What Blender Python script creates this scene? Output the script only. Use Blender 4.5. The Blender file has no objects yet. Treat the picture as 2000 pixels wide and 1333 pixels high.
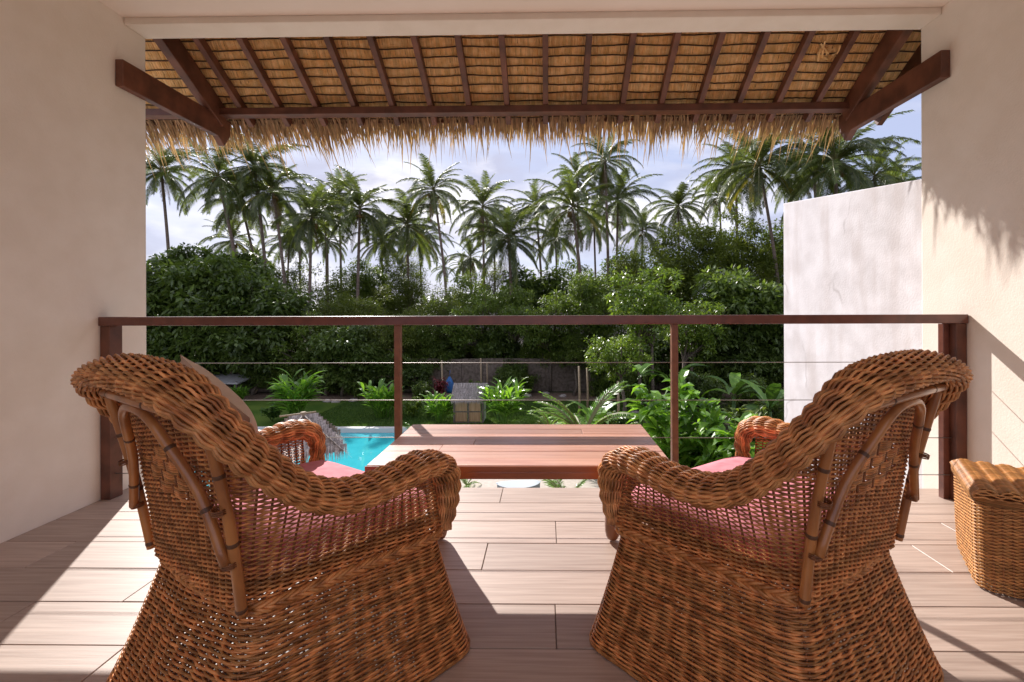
import bpy, math, random
import numpy as np
from mathutils import Vector, Matrix, Euler

random.seed(7)
RNG = np.random.default_rng(11)
PI = math.pi
S = bpy.context.scene
C = S.collection

# ------------------------------------------------------------------ camera
FPX, PX, PY = 889.0, 1053.0, 600.0
EYE = Vector((0, 0, 1.05))
ROT = Matrix.Rotation(0.0143, 4, 'Z') @ Matrix.Rotation(PI / 2, 4, 'X') @ Matrix.Rotation(-0.0034, 4, 'Z')
cam = bpy.data.cameras.new('camera')
camo = bpy.data.objects.new('camera', cam)
C.objects.link(camo)
camo.matrix_world = Matrix.Translation(EYE) @ ROT
cam.sensor_width = 36
cam.lens = FPX / 2000 * 36
cam.shift_x = (1000 - PX) / 2000
cam.shift_y = (PY - 666.5) / 2000
cam.clip_start = 0.05
cam.clip_end = 2000
S.camera = camo

# ------------------------------------------------------------------ sun, sky, exposure
SUN_AZ, SUN_EL = math.radians(28.7), math.radians(34.6)       # to the left of straight ahead
sd = Vector((-math.sin(SUN_AZ) * math.cos(SUN_EL), math.cos(SUN_AZ) * math.cos(SUN_EL), math.sin(SUN_EL)))
sl = bpy.data.lights.new('sun', 'SUN')
sl.energy = 2.35
sl.angle = math.radians(0.6)
sl.color = (1.0, 0.95, 0.91)
so = bpy.data.objects.new('sun', sl)
C.objects.link(so)
so.rotation_euler = sd.to_track_quat('Z', 'Y').to_euler()

W = bpy.data.worlds.new('World')
S.world = W
W.use_nodes = True
nt = W.node_tree
nt.nodes.clear()
def wn(t, **k):
    n = nt.nodes.new(t)
    for a, v in k.items():
        setattr(n, a, v)
    return n
sky = wn('ShaderNodeTexSky', sky_type='NISHITA', sun_disc=False, sun_elevation=SUN_EL, sun_rotation=-SUN_AZ)
skm = wn('ShaderNodeVectorMath', operation='SCALE')
skm.inputs['Scale'].default_value = 0.15
nt.links.new(sky.outputs[0], skm.inputs[0])
tc = wn('ShaderNodeTexCoord')
mp = wn('ShaderNodeMapping')
mp.inputs['Scale'].default_value = (1, 1, 2.6)
mp.inputs['Location'].default_value = (3.1, 0.4, 0.2)
nt.links.new(tc.outputs['Generated'], mp.inputs[0])
n1 = wn('ShaderNodeTexNoise')
n1.inputs['Scale'].default_value = 2.6
n1.inputs['Detail'].default_value = 9
n1.inputs['Roughness'].default_value = 0.56
n1.inputs['Distortion'].default_value = 0.5
nt.links.new(mp.outputs[0], n1.inputs['Vector'])
r1 = wn('ShaderNodeValToRGB')
r1.color_ramp.elements[0].position = 0.41
r1.color_ramp.elements[1].position = 0.60
nt.links.new(n1.outputs[0], r1.inputs[0])
n2 = wn('ShaderNodeTexNoise')
n2.inputs['Scale'].default_value = 5
n2.inputs['Detail'].default_value = 7
nt.links.new(mp.outputs[0], n2.inputs['Vector'])
r2 = wn('ShaderNodeValToRGB')
r2.color_ramp.elements[0].position = 0.42
r2.color_ramp.elements[0].color = (0.36, 0.365, 0.46, 1)
r2.color_ramp.elements[1].position = 0.62
r2.color_ramp.elements[1].color = (0.72, 0.705, 0.75, 1)
nt.links.new(n2.outputs[0], r2.inputs[0])
base = wn('ShaderNodeMix', data_type='RGBA')
base.inputs[0].default_value = 0.90
nt.links.new(skm.outputs[0], base.inputs[6])
base.inputs[7].default_value = (0.31, 0.34, 0.48, 1)
mx = wn('ShaderNodeMix', data_type='RGBA')
nt.links.new(r1.outputs[0], mx.inputs[0])
nt.links.new(base.outputs[2], mx.inputs[6])
nt.links.new(r2.outputs[0], mx.inputs[7])
bg = wn('ShaderNodeBackground')
bg.inputs[1].default_value = 0.58
nt.links.new(mx.outputs[2], bg.inputs[0])
wo = wn('ShaderNodeOutputWorld')
nt.links.new(bg.outputs[0], wo.inputs[0])

S.view_settings.view_transform = 'Standard'
S.view_settings.look = 'None'
S.view_settings.gamma = 1
S.view_settings.exposure = 1.62
S.cycles.max_bounces = 10
S.cycles.diffuse_bounces = 8
S.cycles.transparent_max_bounces = 8
S.cycles.use_denoising = True

# ------------------------------------------------------------------ materials
def mat(name, col, rough=0.6, col2=None, scale=(6, 6, 6), nscale=1.0, detail=5, bump=0.0, bscale=40, spec=0.5,
        transl=0.0, attr=None, objrand=0.0, lo=0.35, hi=0.65, coat=0.0, bdist=0.004, dist=0.0, extra=None):
    m = bpy.data.materials.new(name)
    m.use_nodes = True
    t = m.node_tree
    b = t.nodes['Principled BSDF']
    L = t.links.new
    tcn = t.nodes.new('ShaderNodeTexCoord')
    mpn = t.nodes.new('ShaderNodeMapping')
    mpn.inputs['Scale'].default_value = scale
    L(tcn.outputs['Object'], mpn.inputs[0])
    oi = t.nodes.new('ShaderNodeObjectInfo')
    ml = t.nodes.new('ShaderNodeMath'); ml.operation = 'MULTIPLY'; ml.inputs[1].default_value = 37.0
    L(oi.outputs['Random'], ml.inputs[0])
    L(ml.outputs[0], mpn.inputs['Location'])
    c = None
    if col2 is not None:
        n = t.nodes.new('ShaderNodeTexNoise')
        n.inputs['Scale'].default_value = nscale
        n.inputs['Detail'].default_value = detail
        n.inputs['Distortion'].default_value = dist
        L(mpn.outputs[0], n.inputs['Vector'])
        r = t.nodes.new('ShaderNodeValToRGB')
        r.color_ramp.elements[0].position = lo
        r.color_ramp.elements[1].position = hi
        r.color_ramp.elements[0].color = (*col, 1)
        r.color_ramp.elements[1].color = (*col2, 1)
        L(n.outputs[0], r.inputs[0])
        c = r.outputs[0]
    else:
        rg = t.nodes.new('ShaderNodeRGB'); rg.outputs[0].default_value = (*col, 1)
        c = rg.outputs[0]
    if attr:   # per-piece value, stored on the mesh, varies the brightness and hue
        a = t.nodes.new('ShaderNodeAttribute'); a.attribute_name = 'rnd'
        hs = t.nodes.new('ShaderNodeHueSaturation')
        mr = t.nodes.new('ShaderNodeMapRange')
        mr.inputs['To Min'].default_value = 1 - attr; mr.inputs['To Max'].default_value = 1 + attr
        L(a.outputs['Fac'], mr.inputs['Value']); L(mr.outputs[0], hs.inputs['Value'])
        mr2 = t.nodes.new('ShaderNodeMapRange')
        mr2.inputs['To Min'].default_value = 0.5 + 0.012 * attr; mr2.inputs['To Max'].default_value = 0.5 - 0.012 * attr
        L(a.outputs['Fac'], mr2.inputs['Value']); L(mr2.outputs[0], hs.inputs['Hue'])
        L(c, hs.inputs['Color']); c = hs.outputs[0]
    if objrand:
        hs = t.nodes.new('ShaderNodeHueSaturation')
        mr = t.nodes.new('ShaderNodeMapRange')
        mr.inputs['To Min'].default_value = 1 - objrand; mr.inputs['To Max'].default_value = 1 + objrand
        L(oi.outputs['Random'], mr.inputs['Value']); L(mr.outputs[0], hs.inputs['Value'])
        L(c, hs.inputs['Color']); c = hs.outputs[0]
    if extra:
        c = extra(t, c, tcn)
    L(c, b.inputs['Base Color'])
    b.inputs['Roughness'].default_value = rough
    b.inputs['Specular IOR Level'].default_value = spec
    if coat:
        b.inputs['Coat Weight'].default_value = coat
        b.inputs['Coat Roughness'].default_value = 0.15
    if bump:
        nb = t.nodes.new('ShaderNodeTexNoise')
        nb.inputs['Scale'].default_value = bscale
        nb.inputs['Detail'].default_value = 4
        L(mpn.outputs[0] if bscale < 3 else tcn.outputs['Object'], nb.inputs['Vector'])
        bp = t.nodes.new('ShaderNodeBump')
        bp.inputs['Strength'].default_value = bump
        bp.inputs['Distance'].default_value = bdist
        L(nb.outputs[0], bp.inputs['Height'])
        L(bp.outputs[0], b.inputs['Normal'])
    if transl:
        tr = t.nodes.new('ShaderNodeBsdfTranslucent')
        mul = t.nodes.new('ShaderNodeMix'); mul.data_type = 'RGBA'; mul.blend_type = 'MULTIPLY'; mul.inputs[0].default_value = 1
        L(c, mul.inputs[6]); mul.inputs[7].default_value = (1.5, 1.5, 0.8, 1)
        L(mul.outputs[2], tr.inputs[0])
        ms = t.nodes.new('ShaderNodeMixShader'); ms.inputs[0].default_value = transl
        out = t.nodes['Material Output']
        L(b.outputs[0], ms.inputs[1]); L(tr.outputs[0], ms.inputs[2]); L(ms.outputs[0], out.inputs[0])
    return m

def wall_stains(t, c, tcn):
    # rust-brown runs under the coping, grey vertical streaks and hairline cracks
    L = t.links.new
    sep = t.nodes.new('ShaderNodeSeparateXYZ'); L(tcn.outputs['Object'], sep.inputs[0])
    mp_ = t.nodes.new('ShaderNodeMapping'); mp_.inputs['Scale'].default_value = (5, 5, .8); L(tcn.outputs['Object'], mp_.inputs[0])
    n = t.nodes.new('ShaderNodeTexNoise'); n.inputs['Scale'].default_value = 1.4; n.inputs['Detail'].default_value = 6; L(mp_.outputs[0], n.inputs['Vector'])
    r = t.nodes.new('ShaderNodeValToRGB'); r.color_ramp.elements[0].position = .47; r.color_ramp.elements[1].position = .72; L(n.outputs[0], r.inputs[0])
    zr = t.nodes.new('ShaderNodeMapRange'); zr.inputs['From Min'].default_value = -2.2; zr.inputs['From Max'].default_value = 2.1
    zr.inputs['To Min'].default_value = .15; zr.inputs['To Max'].default_value = 1.0; L(sep.outputs[2], zr.inputs['Value'])
    m1 = t.nodes.new('ShaderNodeMath'); m1.operation = 'MULTIPLY'; r.color_ramp.elements[1].color = (.45, .45, .45, 1); L(r.outputs[0], m1.inputs[0]); L(zr.outputs[0], m1.inputs[1])
    a = t.nodes.new('ShaderNodeMix'); a.data_type = 'RGBA'; L(m1.outputs[0], a.inputs[0]); L(c, a.inputs[6]); a.inputs[7].default_value = (.42, .34, .30, 1)
    mp2 = t.nodes.new('ShaderNodeMapping'); mp2.inputs['Scale'].default_value = (1, 1, .55); L(tcn.outputs['Object'], mp2.inputs[0])
    nd = t.nodes.new('ShaderNodeTexNoise'); nd.inputs['Scale'].default_value = 5; L(tcn.outputs['Object'], nd.inputs['Vector'])
    ad = t.nodes.new('ShaderNodeVectorMath'); ad.operation = 'MULTIPLY_ADD'; L(nd.outputs[1], ad.inputs[0]); ad.inputs[1].default_value = (.16, .16, .16); L(mp2.outputs[0], ad.inputs[2])
    v = t.nodes.new('ShaderNodeTexVoronoi'); v.feature = 'DISTANCE_TO_EDGE'; v.inputs['Scale'].default_value = .9; L(ad.outputs[0], v.inputs['Vector'])
    r3 = t.nodes.new('ShaderNodeValToRGB'); r3.color_ramp.elements[0].position = 0.0; r3.color_ramp.elements[0].color = (1, 1, 1, 1)
    r3.color_ramp.elements[1].position = .012; r3.color_ramp.elements[1].color = (0, 0, 0, 1); L(v.outputs['Distance'], r3.inputs[0])
    n4 = t.nodes.new('ShaderNodeTexNoise'); n4.inputs['Scale'].default_value = 1.6; L(tcn.outputs['Object'], n4.inputs['Vector'])
    r4 = t.nodes.new('ShaderNodeValToRGB'); r4.color_ramp.elements[0].position = .5; r4.color_ramp.elements[1].position = .56; L(n4.outputs[0], r4.inputs[0])
    m2 = t.nodes.new('ShaderNodeMath'); m2.operation = 'MULTIPLY'; L(r3.outputs[0], m2.inputs[0]); L(r4.outputs[0], m2.inputs[1])
    m3 = t.nodes.new('ShaderNodeMath'); m3.operation = 'MULTIPLY'; m3.inputs[1].default_value = .3; L(m2.outputs[0], m3.inputs[0])
    b_ = t.nodes.new('ShaderNodeMix'); b_.data_type = 'RGBA'; L(m3.outputs[0], b_.inputs[0]); L(a.outputs[2], b_.inputs[6]); b_.inputs[7].default_value = (.16, .12, .11, 1)
    return b_.outputs[2]

M = {}
M['stucco'] = mat('stucco', (.79, .70, .605), .9, (.83, .745, .655), nscale=1.2, detail=8, bump=.32, bscale=110, bdist=.004, spec=.2)
M['stucco_old'] = mat('stucco_old', (.62, .59, .60), .9, (.74, .715, .735), nscale=.9, detail=9, bump=.4, bscale=70, spec=.2, extra=wall_stains)
M['ceiling'] = mat('ceiling_paint', (.82, .71, .62), .9, (.85, .745, .665), nscale=.3, bump=.1, bscale=60, spec=.2)
M['tile'] = mat('tile', (.34, .245, .195), .45, (.50, .385, .315), scale=(2.4, 62, 1), nscale=1.3, detail=12, bump=.15, bscale=1.4, objrand=.11, lo=.28, hi=.72, dist=.25)
M['grout'] = mat('grout', (.27, .21, .18), .9)
M['slab'] = mat('slab', (.55, .52, .50), .9)
M['darkwood'] = mat('dark_wood', (.080, .028, .016), .45, (.165, .058, .032), scale=(1, 1, 1), nscale=9, detail=8, bump=.2, bscale=30, objrand=.2)
M['railwood'] = mat('rail_paint', (.115, .036, .022), .30, (.16, .052, .032), nscale=3, bump=.05, bscale=30, coat=.3)
M['steelpaint'] = mat('post_paint', (.23, .105, .06), .45, (.17, .075, .045), nscale=4)
M['cable'] = mat('cable_steel', (.30, .27, .25), .5)
M['cable'].node_tree.nodes['Principled BSDF'].inputs['Metallic'].default_value = .8
M['tabletop'] = mat('table_top_wood', (.40, .17, .11), .36, (.62, .34, .235), scale=(1.8, 34, 8), nscale=1.1, detail=10, objrand=.24, lo=.3, hi=.72, bump=.06, bscale=1.4, coat=.35, dist=.5)
M['tableside'] = mat('table_side_wood', (.30, .075, .022), .35, (.42, .12, .04), scale=(2, 2, 20), nscale=1.2, coat=.3)
M['tableleg'] = mat('table_leg_wood', (.34, .15, .065), .42, (.17, .065, .03), scale=(6, 6, 1.5), nscale=1.6, detail=7)
M['wicker'] = mat('wicker', (.36, .125, .030), .48, (.70, .295, .090), nscale=5.5, detail=6, attr=.38, spec=.55, lo=.38, hi=.62)
M['wicker_rim'] = mat('wicker_rim', (.36, .13, .035), .44, (.76, .35, .12), nscale=4.5, detail=6, attr=.38, spec=.6, lo=.36, hi=.62)
M['wicker_dark'] = mat('wicker_stake', (.16, .055, .018), .5, (.28, .10, .032), nscale=6)
M['cane'] = mat('cane_pole', (.56, .22, .06), .34, (.32, .115, .038), scale=(6, 6, 3), nscale=2.5, detail=6, coat=.3)
M['cane_node'] = mat('cane_node', (.12, .05, .022), .5)
M['honey'] = mat('honey_wicker', (.42, .185, .05), .38, (.56, .27, .085), nscale=3, attr=.3, spec=.5)
M['pink'] = mat('pink_cloth', (.60, .20, .24), .85, (.68, .27, .31), nscale=4, bump=.2, bscale=220, bdist=.001, spec=.2)
M['beige'] = mat('beige_cloth', (.55, .42, .32), .9, (.60, .47, .36), nscale=3, bump=.3, bscale=260, bdist=.001, spec=.1)
M['thatch_in'] = mat('thatch_in', (.74, .44, .16), .6, (.88, .60, .30), nscale=4, attr=.17, transl=.12)
M['thatch_seam'] = mat('thatch_seam', (.060, .030, .014), .8)
M['thatch_top'] = mat('thatch_top', (.30, .19, .10), .9, (.42, .29, .17), nscale=4, bump=.5)
M['fringe'] = mat('fringe', (.34, .215, .12), .7, (.50, .345, .21), nscale=3, attr=.45, transl=.18)
M['greythatch'] = mat('grey_thatch', (.22, .18, .16), .9, (.38, .33, .30), nscale=5, attr=.38)
M['grass'] = mat('grass', (.045, .095, .012), .9, (.10, .15, .024), scale=(1, 1, 1), nscale=.9, detail=8, bump=.6, bscale=25, bdist=.03, spec=.1)
M['blade'] = mat('grass_blade', (.05, .11, .015), .7, (.09, .16, .022), nscale=1, attr=.3, transl=.3)
M['soil'] = mat('soil', (.16, .10, .065), .95, (.24, .16, .11), nscale=2, bump=.6, bscale=12, bdist=.05)
M['earth'] = mat('earth', (.05, .07, .02), .95, (.09, .08, .04), nscale=.3, bump=.5, bscale=6, bdist=.1)
M['sand'] = mat('paving', (.46, .39, .33), .9, (.54, .47, .40), nscale=2, bump=.2, bscale=30)
M['coping'] = mat('coping', (.62, .60, .57), .7)
M['poolfloor'] = mat('pool_lining', (.10, .50, .56), .6)
M['water'] = mat('water', (.035, .40, .46), .08, (.045, .44, .50), nscale=.6, bump=.12, bscale=5, bdist=.01)
M['block'] = mat('garden_wall', (.10, .075, .055), .9, (.20, .155, .125), nscale=1.4, detail=7, bump=.4, bscale=20)
M['trunk_palm'] = mat('palm_trunk', (.16, .11, .085), .85, (.26, .19, .15), scale=(1, 1, 5), nscale=2.2, bump=.5, bscale=14, bdist=.03)
M['bark'] = mat('bark', (.10, .075, .055), .9, (.19, .15, .115), nscale=4, bump=.5, bscale=16, bdist=.02)
M['frond'] = mat('palm_frond', (.062, .092, .024), .40, (.125, .15, .042), nscale=.5, attr=.42, transl=.36, spec=.5, objrand=.35)
M['frond_yellow'] = mat('palm_frond_yellow', (.16, .16, .02), .45, (.25, .20, .03), nscale=.5, attr=.35, transl=.4, objrand=.2)
M['rachis'] = mat('frond_rib', (.16, .15, .05), .5)
M['dry'] = mat('dry_frond', (.16, .10, .05), .8, (.22, .15, .08), nscale=2, attr=.3)
M['coconut'] = mat('coconut', (.20, .12, .03), .5)
M['leaf_dark'] = mat('leaf_dark', (.075, .120, .026), .38, (.125, .175, .038), nscale=.8, attr=.55, transl=.36, spec=.5)
M['leaf_mid'] = mat('leaf_mid', (.084, .138, .022), .42, (.15, .20, .038), nscale=.7, attr=.55, transl=.40, spec=.4)
M['leaf_fine'] = mat('leaf_fine', (.090, .125, .020), .45, (.15, .18, .036), nscale=.5, attr=.55, transl=.42, spec=.3)
M['leaf_yellow'] = mat('leaf_yellow', (.11, .19, .024), .34, (.20, .27, .04), nscale=.8, attr=.5, transl=.35, spec=.6)
M['leaf_bright'] = mat('leaf_bright', (.10, .23, .025), .33, (.19, .34, .04), nscale=1.5, attr=.4, transl=.40, spec=.55)
M['leaf_red'] = mat('leaf_red', (.16, .02, .03), .45, (.24, .04, .045), nscale=1.5, attr=.4, transl=.3)
M['leaf_shrub'] = mat('leaf_shrub', (.055, .12, .02), .4, (.09, .17, .03), nscale=1.5, attr=.5, transl=.33)
M['bamboo'] = mat('bamboo_panel', (.30, .17, .075), .6, (.42, .26, .13), scale=(20, 20, 2), nscale=1, objrand=.15)
M['pole'] = mat('garden_pole', (.36, .27, .17), .7, (.25, .17, .1), nscale=5)
M['blue'] = mat('blue_plastic', (.03, .14, .40), .5)
M['boat'] = mat('pod_shell', (.52, .56, .58), .35)
M['boatdark'] = mat('pod_side', (.20, .24, .27), .4)
M['greyroof'] = mat('grey_sheet', (.42, .41, .40), .6, (.30, .29, .28), nscale=3)
M['stone'] = mat('stone', (.32, .27, .24), .9, (.45, .40, .36), nscale=4, bump=.5, bscale=12, bdist=.02)
M['white'] = mat('white_paint', (.75, .73, .70), .6)

# ------------------------------------------------------------------ mesh helpers
def np_mesh(name, V, F, m, attr=None, smooth=True):
    V = np.asarray(V, np.float32); F = np.asarray(F, np.int32)
    me = bpy.data.meshes.new(name)
    n, k = F.shape
    me.vertices.add(len(V)); me.vertices.foreach_set('co', V.ravel())
    me.loops.add(n * k); me.loops.foreach_set('vertex_index', F.ravel())
    me.polygons.add(n)
    me.polygons.foreach_set('loop_start', np.arange(0, n * k, k, dtype=np.int32))
    me.polygons.foreach_set('loop_total', np.full(n, k, np.int32))
    if smooth:
        me.polygons.foreach_set('use_smooth', np.ones(n, bool))
    if attr is not None:
        a = me.attributes.new('rnd', 'FLOAT', 'POINT')
        a.data.foreach_set('value', np.asarray(attr, np.float32))
    me.update(calc_edges=True)
    for mm in (m if isinstance(m, (list, tuple)) else [m]):
        me.materials.append(mm)
    return me

class MB:
    """collects shapes for ONE mesh"""
    def __init__(s):
        s.v = []; s.f = []; s.a = []; s.mi = []
    def add(s, vs, fs, a=0.5, mi=0):
        o = len(s.v)
        s.v += [tuple(x) for x in vs]; s.a += [a] * len(vs)
        s.f += [tuple(i + o for i in f) for f in fs]; s.mi += [mi] * len(fs)
    def box(s, x0, x1, y0, y1, z0, z1, a=.5, mi=0, mtx=None):
        vs = [Vector(p) for p in ((x0, y0, z0), (x1, y0, z0), (x1, y1, z0), (x0, y1, z0), (x0, y0, z1), (x1, y0, z1), (x1, y1, z1), (x0, y1, z1))]
        if mtx is not None: vs = [mtx @ p for p in vs]
        s.add(vs, [(3, 2, 1, 0), (4, 5, 6, 7), (0, 1, 5, 4), (1, 2, 6, 5), (2, 3, 7, 6), (3, 0, 4, 7)], a, mi)
    def tube(s, pts, rad, n=8, a=.5, mi=0, cap=True, flat=1.0):
        pts = [Vector(p) for p in pts]
        if not isinstance(rad, (list, tuple)): rad = [rad] * len(pts)
        vs = []; up = None
        for i, p in enumerate(pts):
            t = (pts[min(i + 1, len(pts) - 1)] - pts[max(i - 1, 0)]).normalized()
            if up is None:
                up = Vector((0, 0, 1)) if abs(t.z) < .9 else Vector((1, 0, 0))
            u = (up - t * up.dot(t)).normalized(); up = u
            w = t.cross(u)
            for k in range(n):
                q = 2 * PI * k / n
                vs.append(p + (u * math.cos(q) * flat + w * math.sin(q)) * rad[i])
        fs = []
        for i in range(len(pts) - 1):
            for k in range(n):
                fs.append((i * n + k, i * n + (k + 1) % n, (i + 1) * n + (k + 1) % n, (i + 1) * n + k))
        if cap:
            fs.append(tuple(range(n - 1, -1, -1))); fs.append(tuple((len(pts) - 1) * n + k for k in range(n)))
        s.add(vs, fs, a, mi)
    def mesh(s, name, m, smooth=False):
        me = bpy.data.meshes.new(name)
        me.from_pydata(s.v, [], s.f)
        a = me.attributes.new('rnd', 'FLOAT', 'POINT'); a.data.foreach_set('value', s.a)
        for mm in (m if isinstance(m, (list, tuple)) else [m]): me.materials.append(mm)
        me.polygons.foreach_set('material_index', s.mi)
        if smooth: me.polygons.foreach_set('use_smooth', [True] * len(s.f))
        me.update()
        return me

def link(name, me, parent=None, loc=None, rot=None, scale=None, kind=None, label=None, cat=None, group=None):
    o = bpy.data.objects.new(name, me)
    C.objects.link(o)
    if parent is not None: o.parent = parent
    if loc is not None: o.location = loc
    if rot is not None: o.rotation_euler = rot
    if scale is not None: o.scale = scale if hasattr(scale, '__len__') else (scale,) * 3
    if kind: o['kind'] = kind
    if label: o['label'] = label
    if cat: o['category'] = cat
    if group: o['group'] = group
    return o

def bev(o, w=.004, seg=2):
    md = o.modifiers.new('bevel', 'BEVEL'); md.width = w; md.segments = seg; md.limit_method = 'ANGLE'
    return o

def boxobj(name, x0, x1, y0, y1, z0, z1, m, parent=None, b=.004, **k):
    """a box with its origin at its own centre (in the parent's frame)"""
    mb = MB(); c = ((x0 + x1) / 2, (y0 + y1) / 2, (z0 + z1) / 2)
    mb.box(x0 - c[0], x1 - c[0], y0 - c[1], y1 - c[1], z0 - c[2], z1 - c[2])
    o = link(name, mb.mesh(name, m), parent, loc=c, **k)
    if b: bev(o, b)
    return o

def at(px, py, d):
    """the world point at depth d behind a pixel of the photograph"""
    v = Vector(((px - PX) / FPX * d, -(py - PY) / FPX * d, -d))
    return (ROT @ v.to_4d().xyz) + EYE

def spline(nodes, n):
    """Catmull-Rom through nodes, n samples"""
    P = np.asarray(nodes, float); m = len(P)
    t = np.linspace(0, m - 1, n); i = np.clip(t.astype(int), 0, m - 2); f = (t - i)[:, None]
    p0 = P[np.clip(i - 1, 0, m - 1)]; p1 = P[i]; p2 = P[i + 1]; p3 = P[np.clip(i + 2, 0, m - 1)]
    return .5 * (2 * p1 + (p2 - p0) * f + (2 * p0 - 5 * p1 + 4 * p2 - p3) * f ** 2 + (3 * p1 - p0 - 3 * p2 + p3) * f ** 3)

def resample(P, n, closed=False):
    P = np.asarray(P, float)
    if closed: P = np.vstack([P, P[:1]])
    s = np.concatenate([[0], np.cumsum(np.linalg.norm(np.diff(P, axis=0), axis=1))])
    t = np.linspace(0, s[-1], n + 1)[:-1] if closed else np.linspace(0, s[-1], n)
    return np.stack([np.interp(t, s, P[:, k]) for k in range(P.shape[1])], 1)

class Strands:
    """many thin round canes as ONE mesh"""
    def __init__(s):
        s.V = []; s.F = []; s.A = []; s.n = 0
    def add(s, P, r, sides=5, closed=False, a=None, N=None, flat=1.0):
        P = np.asarray(P, float); K = len(P)
        if closed: T = np.roll(P, -1, 0) - np.roll(P, 1, 0)
        else: T = np.gradient(P, axis=0)
        T /= np.linalg.norm(T, axis=1)[:, None] + 1e-12
        if N is None: N = np.tile([0, 0, 1.0], (K, 1))
        N = N - T * (N * T).sum(1)[:, None]
        N /= np.linalg.norm(N, axis=1)[:, None] + 1e-12
        B = np.cross(T, N)
        q = np.arange(sides) * 2 * PI / sides
        r = np.broadcast_to(np.asarray(r, float), (K,))
        V = P[:, None, :] + r[:, None, None] * (np.cos(q)[None, :, None] * N[:, None, :] * flat + np.sin(q)[None, :, None] * B[:, None, :])
        idx = np.arange(K * sides).reshape(K, sides)
        nx = np.roll(idx, -1, 0) if closed else idx[1:]
        cu = idx if closed else idx[:-1]
        F = np.stack([cu, np.roll(cu, -1, 1), np.roll(nx, -1, 1), nx], -1).reshape(-1, 4)
        s.V.append(V.reshape(-1, 3)); s.F.append(F + s.n)
        s.A.append(np.full(K * sides, RNG.random() if a is None else a)); s.n += K * sides
    def mesh(s, name, m):
        return np_mesh(name, np.concatenate(s.V), np.concatenate(s.F), m, np.concatenate(s.A))

def wave(ks, sub, pat):
    """in/out offset along a cane: pat[k] = +1/-1 at stake k, smooth in between"""
    nseg = len(pat) - 1
    x = np.arange(nseg * sub + 1) / sub
    i = np.minimum(x.astype(int), nseg - 1); f = x - i
    w = (1 - np.cos(f * PI)) / 2
    return pat[i] * (1 - w) + pat[i + 1] * w

# ------------------------------------------------------------------ setting: ground
G = -2.95
def sheet(name, x0, x1, y0, y1, z, m, **k):
    mb = MB(); mb.add([(x0, y0, 0), (x1, y0, 0), (x1, y1, 0), (x0, y1, 0)], [(0, 1, 2, 3)])
    return link(name, mb.mesh(name, m), loc=(0, 0, z), **k)

# ground with a hole for the pool: a ring of quads around each pool rectangle
POOL = [(-13.0, -2.35, 9.4, 14.8)]
def ground_sheet(name, X0, X1, Y0, Y1, z, m, hole):
    hx0, hx1, hy0, hy1 = hole
    mb = MB()
    for (a, b, c, d) in ((X0, X1, Y0, hy0), (X0, X1, hy1, Y1), (X0, hx0, hy0, hy1), (hx1, X1, hy0, hy1)):
        mb.add([(a, c, 0), (b, c, 0), (b, d, 0), (a, d, 0)], [(0, 1, 2, 3)])
    return link(name, mb.mesh(name, m), loc=(0, 0, z), kind='structure')
ground_sheet('ground', -400, 400, -60, 700, G, M['earth'], POOL[0])
ground_sheet('lawn', -13.6, 3.4, 9.0, 19.6, G + .004, M['grass'], POOL[0])
sheet('garden_path', -15, 9, 19.604, 21.2, G + .006, M['soil'], kind='structure')
ground_sheet('pool_and_bounce_paving', -14, 1.2, -14.0, 15.15, G + .010, M['sand'], (-13.0, -2.35, 9.4, 14.82))  # pool paving; unseen stretch under and behind the terrace added to bounce light
px0, px1, py0, py1 = POOL[0]
mb = MB()
for (a, b, c, d) in ((px0 - .3, px1 + .3, py0 - .3, py0), (px0 - .3, px1 + .3, py1, py1 + .22), (px0 - .3, px0, py0, py1), (px1, px1 + .3, py0, py1)):
    mb.box(a, b, c, d, G - .1, G + .05)
pool = link('swimming_pool', None, loc=(0, 0, 0), label='turquoise swimming pool below the terrace in front of the lawn', cat='pool')
link('coping', mb.mesh('coping', M['coping']), pool)
mb = MB(); mb.box(px0, px1, py0, py1, G - 1.5, G - 1.4)
for (a, b, c, d) in ((px0, px1, py0 - .05, py0), (px0, px1, py1, py1 + .05), (px0 - .05, px0, py0, py1), (px1, px1 + .05, py0, py1)):
    mb.box(a, b, c, d, G - 1.5, G - .1)
link('basin', mb.mesh('basin', M['poolfloor']), pool)
mb = MB(); mb.add([(px0, py0, 0), (px1, py0, 0), (px1, py1, 0), (px0, py1, 0)], [(0, 1, 2, 3)])
link('pool_water', mb.mesh('pool_water', M['water']), loc=(0, 0, G - .09), kind='structure')

# ------------------------------------------------------------------ terrace shell
XL, XR, YE = -2.447, 2.25, 2.76
lw = boxobj('terrace_wall', XL - .3, XL, -1.7, YE, -2.95, 3.3, M['stucco'], b=.01, label='warm white plastered wall on the left side of the terrace', cat='wall')
rw = boxobj('terrace_wall', XR, XR + .3, -1.7, YE, -2.95, 3.3, M['stucco'], b=.01, label='plastered wall beside the woven pouf with the roof fringe shadow on it', cat='wall')
boxobj('ceiling', XL + .001, XR - .001, -1.7, 2.607, 2.738, 3.3, M['ceiling'], b=0, kind='structure')
boxobj('ceiling_beam', XL + .001, XR - .001, 2.609, YE - .003, 2.70, 3.29, M['stucco'], b=.006, kind='structure')
floor = boxobj('floor', XL + .001, XR - .001, -1.69, 2.64, -.30, -.012, M['grout'], b=0, kind='structure')
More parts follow.
